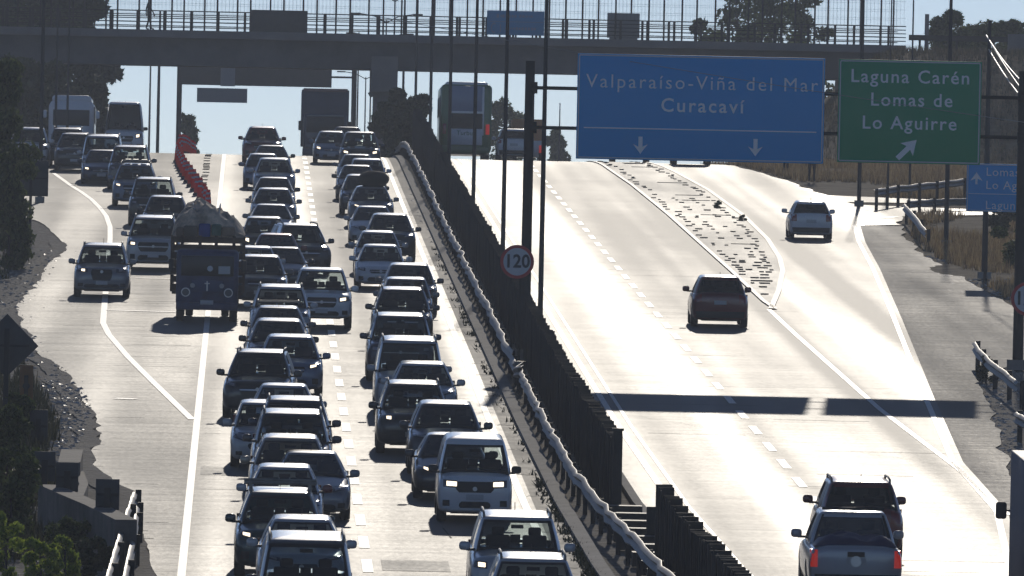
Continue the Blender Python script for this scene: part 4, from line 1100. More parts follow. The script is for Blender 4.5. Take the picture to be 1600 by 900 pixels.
# ------------------------------------------------------------------ median: guard rail, slat screen, lamp posts
def wbeam(mb, pts, side=1, h=0.31, m=0, wob=0.0, rnd=None):
    """corrugated beam swept along points (top centre line); side = which way it faces"""
    prof = [(0, 0.155), (0.05, 0.13), (0.085, 0.09), (0.05, 0.045), (0.0, 0.0), (0.05, -0.045), (0.085, -0.09), (0.05, -0.13), (0, -0.155)]
    prof2 = [(a - 0.012, b) for a, b in prof][::-1]
    ring_ = prof + prof2; k = len(ring_); vs_ = []
    P = [Vector(p) for p in pts]
    for i, p in enumerate(P):
        t_ = (P[min(i + 1, len(P) - 1)] - P[max(0, i - 1)]); t_.z = 0; t_.normalize(); n_ = Vector((t_.y, -t_.x, 0)) * side
        for a, b in ring_: vs_.append(p + n_ * a + Vector((0, 0, b)))
    fs = [(i * k + j, i * k + (j + 1) % k, (i + 1) * k + (j + 1) % k, (i + 1) * k + j) for i in range(len(P) - 1) for j in range(k)]
    mb.add(vs_, fs + [tuple(range(k)), tuple((len(P) - 1) * k + j for j in range(k - 1, -1, -1))], m)
def guard_rail(label, pts_fn, y0, y1, step=2.0, side=-1, top=0.72, posts=4.0, wob=0.05, seed=1, mstl=STEEL):
    rnd = random.Random(seed); t = None
    ys = []; y = y0
    while y < y1: ys.append(y); y += step
    ys.append(y1)
    mid = (y0 + y1) / 2
    t = empty('guard_rail', label, 'guard rail', (pts_fn(y0), y0, gz(y0)))
    m_ = MB(); P = []
    for y in ys:
        P.append(Vector((pts_fn(y) + rnd.uniform(-wob, wob), y, gz(y) + top - 0.155 + rnd.uniform(-wob, wob) * 0.6)) - Vector(t.location))
    wbeam(m_, P, side); m_.build('beam', mstl, t, 40)
    y = y0 + 0.3; n_ = 0
    while y < y1 and n_ < 95:
        m_ = MB(); h = top + 0.02
        m_.box((pts_fn(y) - side * -0.0 - t.location.x - 0.07 * side * 1, y - y0, gz(y) - gz(y0) + h / 2 - 0.1), (0.10, 0.12, h + 0.1)); m_.build('post', DARKST, t)
        y += posts; n_ += 1
    return t
RAILX = [(200, 10.2), (232, 9.0), (248, 8.38), (260, 8.1), (269, 7.86), (288, 7.52), (307, 7.42), (335, 7.4), (700, 7.42)]
guard_rail('long battered guard rail along the median with its lit top edge', lambda y: interp(RAILX, y) + 0.05, 222, 346, 1.6, -1, 0.78, 4.0, 0.05, 3)
guard_rail('far stretch of median guard rail running up to the crest', lambda y: interp(RAILX, y) + 0.02, 350, 655, 2.4, -1, 0.80, 4.0, 0.055, 4)
# the bent joint between the two stretches
t = empty('crash_cushion', 'crumpled rounded guard rail end at the joint in the median', 'guard rail end', (7.42, 348, gz(348)))
m_ = MB()
wbeam(m_, [(0.0, -3.0, 0.62), (0.10, -2.0, 0.66), (-0.08, -1.2, 0.60), (0.12, -0.4, 0.72)], -1)
m_.build('bent_beam', STEEL, t, 40)
m_ = MB(); m_.tube([(0.06, 0.6, 0.45), (0.06, 0.6, 0.88)], 0.16, 16); m_.build('rounded_end', STEEL, t, 40); pass
m_ = MB(); m_.box((0.1, 0.6, 0.2), (0.12, 0.12, 0.7)); m_.build('post', DARKST, t)
# slat screen: dark upright slats set one behind the other
def fence_x(y): return 8.18 + 0.9 * med(y)
def slat_screen(label, y0, y1, hfn, step=0.75, wd=0.32, seed=1, gaps=()):
    rnd = random.Random(seed); t = empty('slat_screen', label, 'screen', (fence_x(y0), y0, gz(y0))); o0 = Vector(t.location)
    m_ = MB(); y = y0
    while y < y1:
        h = hfn(y) + rnd.uniform(-0.06, 0.05)
        if rnd.random() < 0.05: h += 0.12
        c = Vector((fence_x(y) + rnd.uniform(-0.02, 0.02), y, gz(y))) - o0
        m_.box(c + Vector((0, 0, h / 2 - 0.1)), (wd, 0.05, h + 0.1), 0, Matrix.Rotation(R(rnd.uniform(20, 34)), 3, 'Z'))
        m_.box(c + Vector((-wd * 0.3, 0, h / 2 - 0.1)), (0.03, step * 1.02, h - 0.02), 0)
        y += step
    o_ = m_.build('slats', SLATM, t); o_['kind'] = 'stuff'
    for zz in (0.35, 1.3):
        m_ = MB(); P = [Vector((fence_x(y) + 0.12, y, gz(y) + zz)) - o0 for y in [y0 + (y1 - y0) * k / 20 for k in range(21)]]
        m_.tube(P, 0.035, 6); m_.build('rail', DARKST, t)
    return t
far_h = [(300, 1.76), (560, 1.80), (610, 1.90), (636, 2.6), (655, 3.2), (672, 3.0), (690, 2.2)]
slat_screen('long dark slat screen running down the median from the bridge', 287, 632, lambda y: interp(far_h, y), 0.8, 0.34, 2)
m_ = MB()
t = empty('screen_post', 'tall dark end post of the long slat screen', 'post', (fence_x(286), 286, gz(286)))
m_.box((0, 0, 0.9), (0.20, 0.16, 1.95)); m_.build('post', DARKST, t)
m_ = MB(); m_.box((0, 0, 1.9), (0.26, 0.22, 0.06)); m_.build('post_cap', DARKST, t)
ns = 0
for (ya, yb, hh, lb_) in ((262.5, 263.3, 1.85, 'tall narrow slat at the start of the near screen'), (259.5, 260.4, 1.8, 'second narrow slat beside the gap of the near screen'),
                          (252, 258, 1.72, 'first wide panel of the near slat screen, after the gap'), (241, 251, 1.66, 'long stepped panel in the middle of the near slat screen'),
                          (236.5, 240.2, 1.64, 'short panel of the near slat screen'), (228.5, 235.6, 1.58, 'last stepped panel of the near slat screen'), (225.5, 226.4, 1.5, 'lone slat near the bottom edge before the pickup'), (220.5, 222.5, 1.5, 'lowest slat pair cut by the bottom edge')):
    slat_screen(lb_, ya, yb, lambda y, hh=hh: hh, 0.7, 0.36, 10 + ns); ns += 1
m_ = MB()                                     # low sleepers lying across the median in the gap
yy = 222.0; kk = 0
tl_ = empty('median_grating', 'row of dark low cross bars lying in the gap of the median', 'grating', (8.3, 284, gz(284)))
while yy < 286:
    xx = fence_x(yy)
    m_ = MB(); m_.box((xx - 0.02 - 8.3, yy - 284, gz(yy) - gz(284) + 0.16), (1.0, 0.9, 0.30)); yy += 3.1
    m_.build('cross_bar', DARKST, tl_)
m_ = MB(); m_.box((fence_x(273) + 0.25, 273, gz(273) + 0.55), (0.30, 0.12, 0.62)); m_.box((fence_x(273) + 0.25, 273, gz(273) + 0.12), (0.06, 0.06, 0.4))
tag(m_.build('marker_board', DARKST), 'small dark board on a stub between the two slat screens', 'marker')
# lamp posts in the median
def lamp_post(px, D, label, x=None, h=12.0, r=0.085, group=None, arm=True):
    x0 = XG(px, D).x if x is None else x
    t = empty('lamp_post', label, 'lamp post', (x0, D, gz(D)), group)
    m_ = MB(); m_.tube([(0, 0, -0.1), (0, 0, h * 0.5), (0, 0, h)], [r, r * 0.85, r * 0.55], 10); m_.build('pole', POLE, t, 40)
    m_ = MB(); m_.box((0, 0, 0.12), (r * 4.2, r * 4.2, 0.24)); m_.build('base_plate', CONC, t)
    if arm:
        for sx in (-1, 1):
            m_ = MB(); m_.tube([(0, 0, h - 0.2), (sx * 0.8, 0, h + 0.25), (sx * 1.8, 0, h + 0.4)], 0.04, 6); a_ = m_.build('arm', POLE, t, 40)
            m_ = MB(); m_.box((sx * 2.1, 0, h + 0.4), (0.7, 0.26, 0.12)); link('lamp_head', bevel_mesh(m_.mesh('lamp_head', POLE), 0.04), a_)
    return t
words_ = ['nearest', 'second', 'third', 'fourth', 'fifth', 'sixth', 'seventh', 'eighth', 'ninth', 'tenth', 'eleventh', 'twelfth']
lp = [(843, 379), (784.5, 435), (738.5, 496), (700.5, 556), (671, 615), (647, 674), (627, 735), (611, 800), (598, 862), (588, 925), (575, 1000), (567, 1080)]
for i, (px, D) in enumerate(lp):
    lamp_post(px, D, '%s median lamp post counted from the round speed sign' % words_[i], group='lamp posts along the median')
# ------------------------------------------------------------------ gantry and its signs
DG = 371.0
def panel(t, x0, y0, x1, y1, D, m, name='panel', th=0.06, border=WHITE, bw=0.05):
    """sign board between two photo corners, measured in the thing's own frame"""
    a, b = A(x0, y0, D), A(x1, y1, D); o = Vector(t.matrix_world.translation)
    dw = (b - a).x; dh = abs(a.z - b.z)
    # undo the camera roll so the board is level
    cx, cz = (a.x + b.x) / 2 - o.x, (a.z + b.z) / 2 - o.z
    ww = dw * math.cos(ROLL) + dh * math.sin(ROLL) * 0; hh = dh - dw * math.tan(ROLL) * 0
    m_ = MB(); m_.box((cx, D - o.y, cz), (ww, th, hh)); pn = link(name, bevel_mesh(m_.mesh(name, m), 0.02), t)
    if border:
        m_ = MB(); yb = D - o.y - th / 2 - 0.004
        for s_ in (-1, 1):
            m_.box((cx, yb, cz + s_ * (hh / 2 - bw)), (ww - bw * 2, 0.006, bw * 0.7)); m_.box((cx + s_ * (ww / 2 - bw), yb, cz), (bw * 0.7, 0.006, hh - bw * 2.7))
        m_.build('border', border, pn)
    return cx, cz, ww, hh, D - o.y - th / 2 - 0.008
def arrow(mb, c, ln, ang, w=0.13, hd=0.34):
    e = Vector((math.cos(ang), 0, math.sin(ang))); n_ = Vector((-e.z, 0, e.x)); c = Vector(c)
    a, b = c - e * ln / 2, c + e * (ln / 2 - hd * 0.8); tp = c + e * ln / 2
    pts = [a + n_ * w / 2, a - n_ * w / 2, b - n_ * w / 2, b - n_ * max(hd, 0.34) * 0.62 - e * 0.07, tp, b + n_ * max(hd, 0.34) * 0.62 - e * 0.07, b + n_ * w / 2]
    mb.add([p for p in pts] + [p + Vector((0, 0.006, 0)) for p in pts], [(0, 1, 2, 3, 4, 5, 6), tuple(range(13, 6, -1))] + [(i, (i + 1) % 7, (i + 1) % 7 + 7, i + 7) for i in range(7)])
gl = XG(819, DG); gR = XG(1590, DG)
t = empty('sign_gantry', 'steel gantry of two tall posts and two beams over the open carriageway', 'gantry', (gl.x, DG, gz(DG)))
GO_ = Vector(t.location)
ztop = A(827, 95, DG).z - GO_.z
for xx in (0, gR.x - gl.x):
    m_ = MB(); m_.tube([(xx, 0, -0.1), (xx, 0, ztop)], [0.16, 0.14], 14); m_.build('post', DARKST, t, 40)
    m_ = MB(); m_.box((xx, 0, 0.15), (0.6, 0.6, 0.3)); m_.build('footing', CONC, t)
for (pya, pyb) in ((137, 152), (199, 214)):
    z_ = A(832, pya, DG).z - GO_.z
    m_ = MB(); m_.tube([(0.05, -0.02, z_), (gR.x - gl.x, -0.02, z_)], 0.055, 10); m_.build('beam', DARKST, t, 40)
    for xx in (0.10, gR.x - gl.x - 0.1):
        m_ = MB(); m_.tube([(xx - 0.06, -0.02, z_), (xx + 0.12, -0.02, z_)], 0.17, 16); m_.build('clamp', DARKST, t, 40)
t = empty('direction_sign', 'large blue gantry sign reading Valparaíso-Viña del Mar, Curacaví with two down arrows', 'sign', A(1094, 168, DG - 0.25))
cx, cz, ww, hh, yf = panel(t, 903, 83, 1286, 256, DG - 0.25, BLUE)
LET = mat('sign_lettering', (0.88, 0.88, 0.88), 0.5)
text_mesh('lettering', 'Valparaíso-Viña del Mar', 0.56, 1.22, 'CENTER', LET, t, (cx + 0.03, yf, cz + 0.72))
text_mesh('lettering', 'Curacaví', 0.56, 1.22, 'CENTER', LET, t, (cx + 0.05, yf, cz + 0.06), bold=0.008)
m_ = MB(); m_.box((cx, yf, cz - 0.62), (ww * 0.94, 0.01, 0.035)); m_.build('rule', LET, t)
for fx in (-0.24, 0.225):
    m_ = MB(); arrow(m_, (cx + ww * fx, yf, cz - 1.10), 0.50, R(-90), 0.12, 0.26); m_.build('arrow', LET, t)
t = empty('direction_sign', 'green gantry sign reading Laguna Carén, Lomas de Lo Aguirre with a slanted arrow', 'sign', A(1420, 173, DG - 0.25))
cx, cz, ww, hh, yf = panel(t, 1311, 92, 1531, 258, DG - 0.25, GREEN)
text_mesh('lettering', 'Laguna Carén', 0.54, 1.16, 'CENTER', LET, t, (cx + 0.0, yf, cz + 1.00), bold=0.006)
text_mesh('lettering', 'Lomas de', 0.54, 1.16, 'CENTER', LET, t, (cx + 0.05, yf, cz + 0.33), bold=0.006)
text_mesh('lettering', 'Lo Aguirre', 0.54, 1.16, 'CENTER', LET, t, (cx + 0.0, yf, cz - 0.34), bold=0.006)
m_ = MB(); arrow(m_, (cx - 0.05, yf, cz - 1.08), 0.78, R(45), 0.15, 0.42); m_.build('arrow', LET, t)
# round speed limit signs
def speed_sign(px, py, D, label, posts=(0,)):
    c = A(px, py, D); t = empty('speed_limit_sign', label, 'sign', (c.x, D, gz(D))); z = c.z - gz(D)
    k = D / F
    m_ = MB(); m_.tube([(0, -0.03, z), (0, 0.0, z)], 26.5 * k, 40); m_.build('disc', mat('sign_red', (0.5, 0.02, 0.025), 0.45), t, 50)
    m_ = MB(); m_.tube([(0, -0.042, z), (0, -0.031, z)], 21.5 * k, 40); m_.build('face', mat('sign_face', (0.6, 0.6, 0.62), 0.5), t, 50)
    text_mesh('lettering', '120', 0.52, 1.02, 'CENTER', mat('sign_black', (0.02, 0.02, 0.03), 0.5), t, (0, -0.05, z), bold=0.012, sx=0.92)
    for xx in posts:
        m_ = MB(); m_.box((xx, 0.05, z / 2 - 0.1), (0.07, 0.07, z + 0.1)); m_.build('post', DARKST, t)
    return t
speed_sign(808, 409, 362, 'round 120 speed limit sign over the median slat screen', (-0.12, 0.10))
speed_sign(1606, 467, 352, 'round 120 speed limit sign cut by the right edge', (0,))
# smaller blue sign behind
D3 = 447.0
t = empty('direction_sign', 'smaller blue roadside sign with an up arrow, reading Lomas de Lo Aguirre and Laguna', 'sign', XG(1539, D3))
cx, cz, ww, hh, yf = panel(t, 1511, 255, 1650, 333, D3, BLUE, bw=0.04)
text_mesh('lettering', 'Lomas de', 0.42, 1.1, 'LEFT', LET, t, (cx - ww / 2 + 0.66, yf, cz + 0.54))
text_mesh('lettering', 'Lo Aguirre', 0.42, 1.1, 'LEFT', LET, t, (cx - ww / 2 + 0.66, yf, cz + 0.08))
text_mesh('lettering', 'Laguna Carén', 0.42, 1.1, 'LEFT', LET, t, (cx - ww / 2 + 0.66, yf, cz - 0.62))
m_ = MB(); arrow(m_, (cx - ww / 2 + 0.34, yf, cz + 0.32), 0.42, R(90), 0.08, 0.28); m_.build('arrow', LET, t)
m_ = MB(); m_.box((cx, yf, cz - 0.22), (ww * 0.95, 0.008, 0.02)); m_.build('rule', LET, t)
for xx in (0.0, 2.2):
    m_ = MB(); m_.box((xx, 0.08, (cz + hh / 2) / 2 - 0.1), (0.11, 0.11, cz + hh / 2)); m_.build('post', DARKST, t)
# ------------------------------------------------------------------ road bridge
DB = 682.0; BW = 9.0
def bz(px_y, px_x=600): return A(px_x, px_y, DB).z
t = empty('road_bridge', 'concrete road bridge crossing above both carriageways', 'bridge', (8, DB, gz(DB)))
o0 = Vector(t.location)
xa, xb = A(-260, 80, DB).x - o0.x, A(1415, 80, DB).x - o0.x
zb_, zm, zt = bz(109) - o0.z, bz(66) - o0.z, bz(54) - o0.z
m_ = MB(); m_.box(((xa + xb) / 2, BW / 2 + 0.3, (zb_ + zm) / 2), (xb - xa, BW - 1.0, zm - zb_)); m_.build('girder', mat('girder_grey', (0.12, 0.12, 0.125), 0.85, var=0.3, vscale=0.5), t)
m_ = MB(); m_.box(((xa + xb) / 2, BW / 2, (zm + zt) / 2 + 0.002), (xb - xa, BW + 0.6, zt - zm)); m_.build('deck', CONCD, t)
px_ = A(600, 150, DB).x - o0.x
m_ = MB(); m_.box((px_, BW / 2, (zb_ - 2) / 2 - 0.2), (1.05, BW - 2, zb_ + 2)); m_.build('pier', CONCD, t)
zc1, zc0 = bz(88) - o0.z, bz(143) - o0.z
m_ = MB(); m_.box((px_, BW / 2 - 0.4, (zc0 + zc1) / 2), (1.42, BW - 1.2, zc1 - zc0)); m_.build('pier_head', CONCD, t)
for sx in (-1, 1):
    m_ = MB(); m_.box((px_ + sx * 0.62, BW / 2 - 0.45, zc0 - 0.12), (0.25, BW - 2, 0.3), 0, Matrix.Rotation(R(30 * sx), 3, 'Y')); m_.build('haunch', CONCD, t)
m_ = MB(); m_.box((xb - 1.6, BW / 2, zb_ / 2 - 1), (3.4, BW + 1, zb_ + 2)); m_.build('abutment', CONC, t)
m_ = MB(); m_.box((xa + 1.5, BW / 2, zb_ / 2 - 1), (3.0, BW + 1, zb_ + 2)); m_.build('abutment', CONC, t)
def railing(yy, h, nr, group, label, dz=0):
    r_ = empty('bridge_railing', label, 'railing', (o0.x, DB + yy, o0.z + zt)); rnd = random.Random(int(yy * 10) + 4)
    m_ = MB()
    for k in range(nr):
        z_ = h * (0.22 + 0.78 * k / (nr - 1)); m_.tube([(xa, 0, z_), (xb, 0, z_)], 0.03, 6)
    m_.build('rails', DARKST, r_)
    x = xa + 0.4
    while x < xb:
        m_ = MB(); m_.box((x, 0, h / 2), (0.13, 0.10, h)); m_.build('post', DARKST, r_); x += 1.43
    return r_
railing(0.0, 1.02, 5, None, 'near railing of the bridge with five pipes')
r2 = railing(BW - 0.2, 1.12, 4, None, 'far railing of the bridge, its pipes seen between the near ones')
def mesh_fence(yy, label, step, off):
    r_ = empty('mesh_fence', label, 'fence', (o0.x, DB + yy, o0.z + zt))
    x = xa + off
    while x < xb:
        m_ = MB(); m_.tube([(x, 0, 0), (x, 0, 2.9)], 0.055, 6); m_.build('post', DARKST, r_); x += step
    m_ = MB(); x = xa
    while x < xb:
        m_.box((x, 0.03, 1.95), (0.008, 0.008, 1.9)); x += 0.2
    z = 1.0
    while z < 2.9: m_.box(((xa + xb) / 2, 0.03, z), (xb - xa, 0.01, 0.01)); z += 0.45
    o_ = m_.build('wire_mesh', POLE, r_)
    return r_
mesh_fence(0.35, 'tall wire mesh fence along the near side of the bridge', 1.77, 0.9)
mesh_fence(BW - 0.5, 'tall wire mesh fence along the far side of the bridge', 1.77, 0.2)
def board(x0, y0, x1, y1, D, m, name, label, cat='sign', border=None, legs=()):
    c = A((x0 + x1) / 2, y1, D); r_ = empty(name, label, cat, (c.x, D, c.z))
    res = panel(r_, x0, y0, x1, y1, D, m, border=border)
    return r_, res
r_, q_ = board(391, 15, 480, 54, DB - 0.25, SIGNB, 'sign_board', 'dark back of a wide sign board fixed to the bridge railing')
for sx in (-1, 1):
    m_ = MB(); m_.box((sx * 1.0, 0.12, q_[1]), (0.08, 0.08, q_[3])); m_.build('bracket', DARKST, r_)
r_, q_ = board(949, 20, 999, 60, DB + 0.9, mat('pale_panel', (0.30, 0.30, 0.30), 0.8), 'equipment_cabinet', 'pale grey cabinet standing on the bridge behind the railing', 'cabinet')
m_ = MB(); m_.box((0, -0.1, q_[1] - q_[3] / 2 - 0.06), (1.5, 0.3, 0.12)); m_.build('plinth', CONC, r_)
BL2 = mat('faded_sign_blue', (0.03, 0.30, 0.55), 0.5)
r_, q_ = board(761, 16, 850, 56, DB - 0.25, BL2, 'direction_sign', 'pale blue sign with two faint lines fixed to the bridge railing')
rnd = random.Random(2); m_ = MB(); FL = mat('faded_letters', (0.16, 0.30, 0.42), 0.6)
for (zz, xs0, xs1, hh_) in ((0.36, -0.95, 0.05, 0.17), (0.36, 0.25, 0.95, 0.14), (-0.30, -0.5, 1.1, 0.15)):
    x = xs0
    while x < xs1:
        wl = rnd.uniform(0.07, 0.13); m_.box((q_[0] + x, q_[4], q_[1] + zz), (wl, 0.01, hh_ * rnd.uniform(0.7, 1.1))); x += wl + 0.05
m_.build('lettering', FL, r_)
m_ = MB(); m_.box((q_[0], q_[4], q_[1] + 0.06), (2.9, 0.01, 0.03)); m_.build('rule', FL, r_)
m_ = MB()
for k in range(14):
    a0_ = R(60 + k * 17.5); m_.box((q_[0] - 1.15 + 0.13 * math.cos(a0_), q_[4], q_[1] - 0.28 + 0.24 * math.sin(a0_)), (0.05, 0.01, 0.07))
m_.box((q_[0] - 0.8, q_[4], q_[1] - 0.28), (0.05, 0.01, 0.42)); m_.build('symbol', FL, r_)
# gantry seen from behind, beyond the bridge
DH = 800.0
t = empty('sign_gantry', 'grey back of a sign gantry beyond the bridge', 'gantry', (A(279, 200, DH).x, DH, gz(DH))); g0 = Vector(t.location)
def hpanel(name, x0, y0, x1, y1, m, dy=0.0):
    a, b = A(x0, y0, DH), A(x1, y1, DH); m_ = MB(); m_.box(((a.x + b.x) / 2 - g0.x, dy, (a.z + b.z) / 2 - g0.z), (b.x - a.x, 0.12, abs(a.z - b.z))); return m_.build(name, m, t)
hpanel('sign_back', 281, 88, 518, 137, SIGNB); hpanel('lower_sign_back', 308, 137, 386, 161, mat('pale_back', (0.22, 0.24, 0.26), 0.6), -0.1)
hpanel('walkway', 345, 106, 367, 135, mat('pale_back2', (0.25, 0.27, 0.3), 0.6), -0.2)
for pxx in (279, 552):
    xx = A(pxx, 200, DH).x - g0.x; m_ = MB(); m_.tube([(xx, 0.2, -1), (xx, 0.2, A(279, 85, DH).z - g0.z)], 0.17, 10); m_.build('post', DARKST, t, 40)
m_ = MB()
za_ = A(400, 118, DH).z - g0.z
m_.tube([(0, 0.15, za_), (A(552, 118, DH).x - g0.x, 0.15, za_)], 0.06, 8); m_.build('beam', DARKST, t, 40)
lamp_post(245, 760, 'pole with short arm left of the gantry beyond the bridge', h=10, r=0.11, arm=False)
lamp_post(231, 900, 'thin pole behind the tall white van', h=11, r=0.09, arm=False)
lamp_post(62, 520, 'tall pole in front of the dark trees at the far left', h=13, r=0.09, arm=False)
lamp_post(86, 610, 'pole in front of the left half of the white coach', h=7, r=0.07, arm=False)
lamp_post(104, 600, 'pole in front of the right half of the white coach', h=9.5, r=0.06, arm=False)
for i, (px, D, h) in enumerate(((872, 820, 6), (1262, 760, 9), (556, 760, 9), (1210, 900, 14))):
    lamp_post(px, D, ('thin far pole right of the gantry post', 'far pole behind the blue gantry sign', 'thin dark pole just left of the bridge pier', 'far lamp pole above the bridge among the trees')[i], h=h, r=0.06, arm=(i > 2))
# poles at the right side
lamp_post(1478, W(1478, 385).y, 'tall dark pole in the dry grass left of the small blue sign', h=11.5, r=0.095, arm=False)
lamp_post(1342, W(1345, 322).y, 'dark pole under the left half of the green gantry sign', h=14, r=0.09, arm=False)
lamp_post(1387, W(1387, 300).y, 'thin pole under the middle of the green gantry sign', h=9, r=0.05, arm=False)
lamp_post(1421, W(1421, 305).y, 'thin pole under the right half of the green gantry sign', h=9, r=0.055, arm=False)
t = lamp_post(1538, 450.5, 'short wooden pole holding two lit guy wires at the right', h=9.1, r=0.11, arm=False)
p0 = Vector(t.location); 
for (pa, pb, sag) in (((1541, 55), (1597, 128), 0.10), ((1545, 77), (1590, 145), 0.06), ((541 + 1000, 55), (1640, 190), 0.2)):
    a, b = A(pa[0], pa[1], p0.y), A(pb[0], pb[1], p0.y - 25)
    m_ = MB(); P = [a.lerp(b, k / 8) - p0 - Vector((0, 0, sag * 4 * (k / 8) * (1 - k / 8))) for k in range(9)]
    m_.tube(P, 0.022, 6); m_.build('guy_wire', mat('bright_cable', (0.6, 0.57, 0.5), 0.5), t)
# overhead cable crossing in front of the signs
m_ = MB(); a, b = A(560, 20, 400), A(1700, 205, 330)
m_.tube([a.lerp(b, k / 14) - Vector((0, 0, 0.9 * 4 * (k / 14) * (1 - k / 14) * 0.15)) for k in range(15)], 0.009, 5)
tag(m_.build('overhead_cable', mat('pale_cable', (0.3, 0.3, 0.3), 0.6)), 'thin cable sagging across in front of the gantry signs', 'cable')
# ------------------------------------------------------------------ roadside rails, signs, posts
def rail_px(label, pts, top=0.72, side=-1, seed=1, nposts=6, thick=1.0, wob=0.02):
    rnd = random.Random(seed); P = []
    for (a, b), (c, d) in zip(pts, pts[1:]):
        for k in range(6): P.append(W(a + (c - a) * k / 6, b + (d - b) * k / 6, top - 0.155))
    P.append(W(*pts[-1], top - 0.155)); t = empty('guard_rail', label, 'guard rail', (P[0].x, P[0].y, P[0].z - top + 0.155)); o = Vector(t.location)
    m_ = MB(); wbeam(m_, [p - o + Vector((0, 0, rnd.uniform(-wob, wob))) for p in P], side); m_.build('beam', STEEL, t, 40)
    for k in range(nposts):
        p = P[int(k * (len(P) - 1) / max(1, nposts - 1))] - o; m_ = MB(); m_.box((p.x + 0.1, p.y + 0.05, p.z - 0.28), (0.13, 0.13, 0.95)); m_.build('post', DARKST, t)
    return t
rail_px('guard rail slanting up behind the side road under the green sign', [(1366, 302), (1400, 296), (1450, 291), (1515, 284), (1620, 276)], 0.85, 1, 1, 8)
rail_px('short guard rail whose lit edge points into the side road mouth', [(1447, 366), (1430, 343), (1413, 324)], 0.72, -1, 2, 4)
rail_px('low guard rail along the near edge of the side road', [(1416, 320), (1450, 317), (1490, 316), (1560, 315)], 0.5, 1, 3, 6)
rail_px('curved guard rail ending beside the right gantry post', [(1592, 606), (1572, 590), (1550, 573), (1532, 556), (1523, 543)], 0.75, -1, 4, 5)
rail_px('guard rail end at the right edge below the gantry post', [(1640, 690), (1612, 668), (1588, 653)], 0.75, -1, 5, 3)
rail_px('white topped guard rail at the lower left', [(160, 925), (170, 900), (178, 872), (187, 842), (196, 815), (203, 795), (209, 779)], 0.75, 1, 6, 6, wob=0.04)
rail_px('second thinner guard rail beside the white topped one at the lower left', [(190, 925), (197, 890), (206, 850), (211, 815), (212, 799)], 0.6, 1, 7, 5, wob=0.03)
def post_sign(name, label, cat, base, corners, m, w_post=0.10, diamond=False, pm=DARKST, thick=0.05):
    """board on one post: base pixel gives the place, corners give the board"""
    p = W(*base); t = empty(name, label, cat, p); D = p.y
    x0, y0, x1, y1 = corners; a, b = A(x0, y0, D), A(x1, y1, D); cx = (a.x + b.x) / 2 - p.x; cz = (a.z + b.z) / 2 - p.z; ww = b.x - a.x; hh = abs(a.z - b.z)
    m_ = MB()
    if diamond: m_.box((cx, 0, cz), (ww / 1.414, thick, hh / 1.414), 0, Matrix.Rotation(R(45), 3, 'Y'))
    else: m_.box((cx, 0, cz), (ww, thick, hh))
    link('board', bevel_mesh(m_.mesh('board', m), 0.012), t)
    m_ = MB(); m_.box((cx, thick / 2 + w_post / 2 if False else -thick / 2 - w_post / 2, (cz + hh * 0.3) / 2 - 0.2), (w_post, w_post, cz + hh * 0.3 + 0.3)); m_.build('post', pm, t)
    if name == 'marker_post': return t, cx, cz, ww, hh
    m_ = MB(); m_.box((cx, -thick / 2 - 0.02, cz), (ww * (0.7 if diamond else 0.9), 0.035, 0.05)); m_.build('brace', pm, t)
    return t, cx, cz, ww, hh
post_sign('warning_sign', 'dark back of a large diamond sign at the left edge', 'sign', (10, 700), (-38, 489, 59, 591), SIGNB, 0.12, True)
post_sign('sign_board', 'square sign back half covered by the dark roadside tree', 'sign', (59, 377), (22, 250, 75, 307), SIGNB, 0.10)
for i, (b_, c_, l_) in enumerate((((70, 815), (54, 705, 86, 752), 'farthest of the three small dark sign backs, beside the concrete parapet'), ((103, 835), (88, 722, 122, 769), 'middle of the three small dark sign backs'), ((168, 868), (150, 748, 186, 797), 'nearest small dark sign back, right beside the white topped guard rail'))):
    post_sign('marker_sign', l_, 'sign', b_, c_, SIGNB, 0.13)
post_sign('marker_sign', 'low blue grey marker back behind the orange marker post', 'sign', (62, 700), (46, 640, 74, 692), SIGNB, 0.12)
t, cx, cz, ww, hh = post_sign('marker_post', 'orange brown marker post with a dark oval', 'marker post', (40, 655), (31, 570, 51, 636), mat('marker_orange', (0.22, 0.095, 0.02), 0.6), 0.10)
m_ = MB(); m_.tube([(cx, -0.16, cz), (cx, -0.14, cz)], 0.09, 16); o_ = m_.build('oval', BLACK, t); o_.scale = (1, 1, 1)
# concrete parapets of the culvert
def wall_px(name, label, pts, h, th=0.3):
    P = [W(a, b, h) for a, b in pts]; t = empty(name, label, 'wall', (P[0].x, P[0].y, gz(P[0].y))); o = Vector(t.location); m_ = MB()
    for a, b in zip(P, P[1:]):
        d = b - a; d.z = 0; ln = d.length; d.normalize(); n_ = Vector((d.y, -d.x, 0)) * th / 2
        q = [a + n_, a - n_, b - n_, b + n_]; q = [v - o for v in q]; lo = [Vector((v.x, v.y, v.z - h - 0.4)) for v in q]
        m_.add(q + lo, [(0, 1, 2, 3), (0, 3, 7, 4), (3, 2, 6, 7), (2, 1, 5, 6), (1, 0, 4, 5), (7, 6, 5, 4)])
    m_.build('coping', mat('parapet_concrete', (0.15, 0.135, 0.12), 0.85, var=0.35, vscale=1.5), t); return t
wall_px('concrete_parapet', 'concrete parapet with lit coping behind the small sign backs', [(76, 757), (112, 773), (150, 789), (197, 812)], 1.0, 0.45)
wall_px('concrete_parapet', 'short end wall of the culvert with pale lit top', [(113, 702), (108, 722)], 0.9, 0.5)
wall_px('concrete_parapet', 'pale side wall between the short end wall and the parapet', [(124, 736), (131, 756), (122, 777)], 0.6, 0.2)
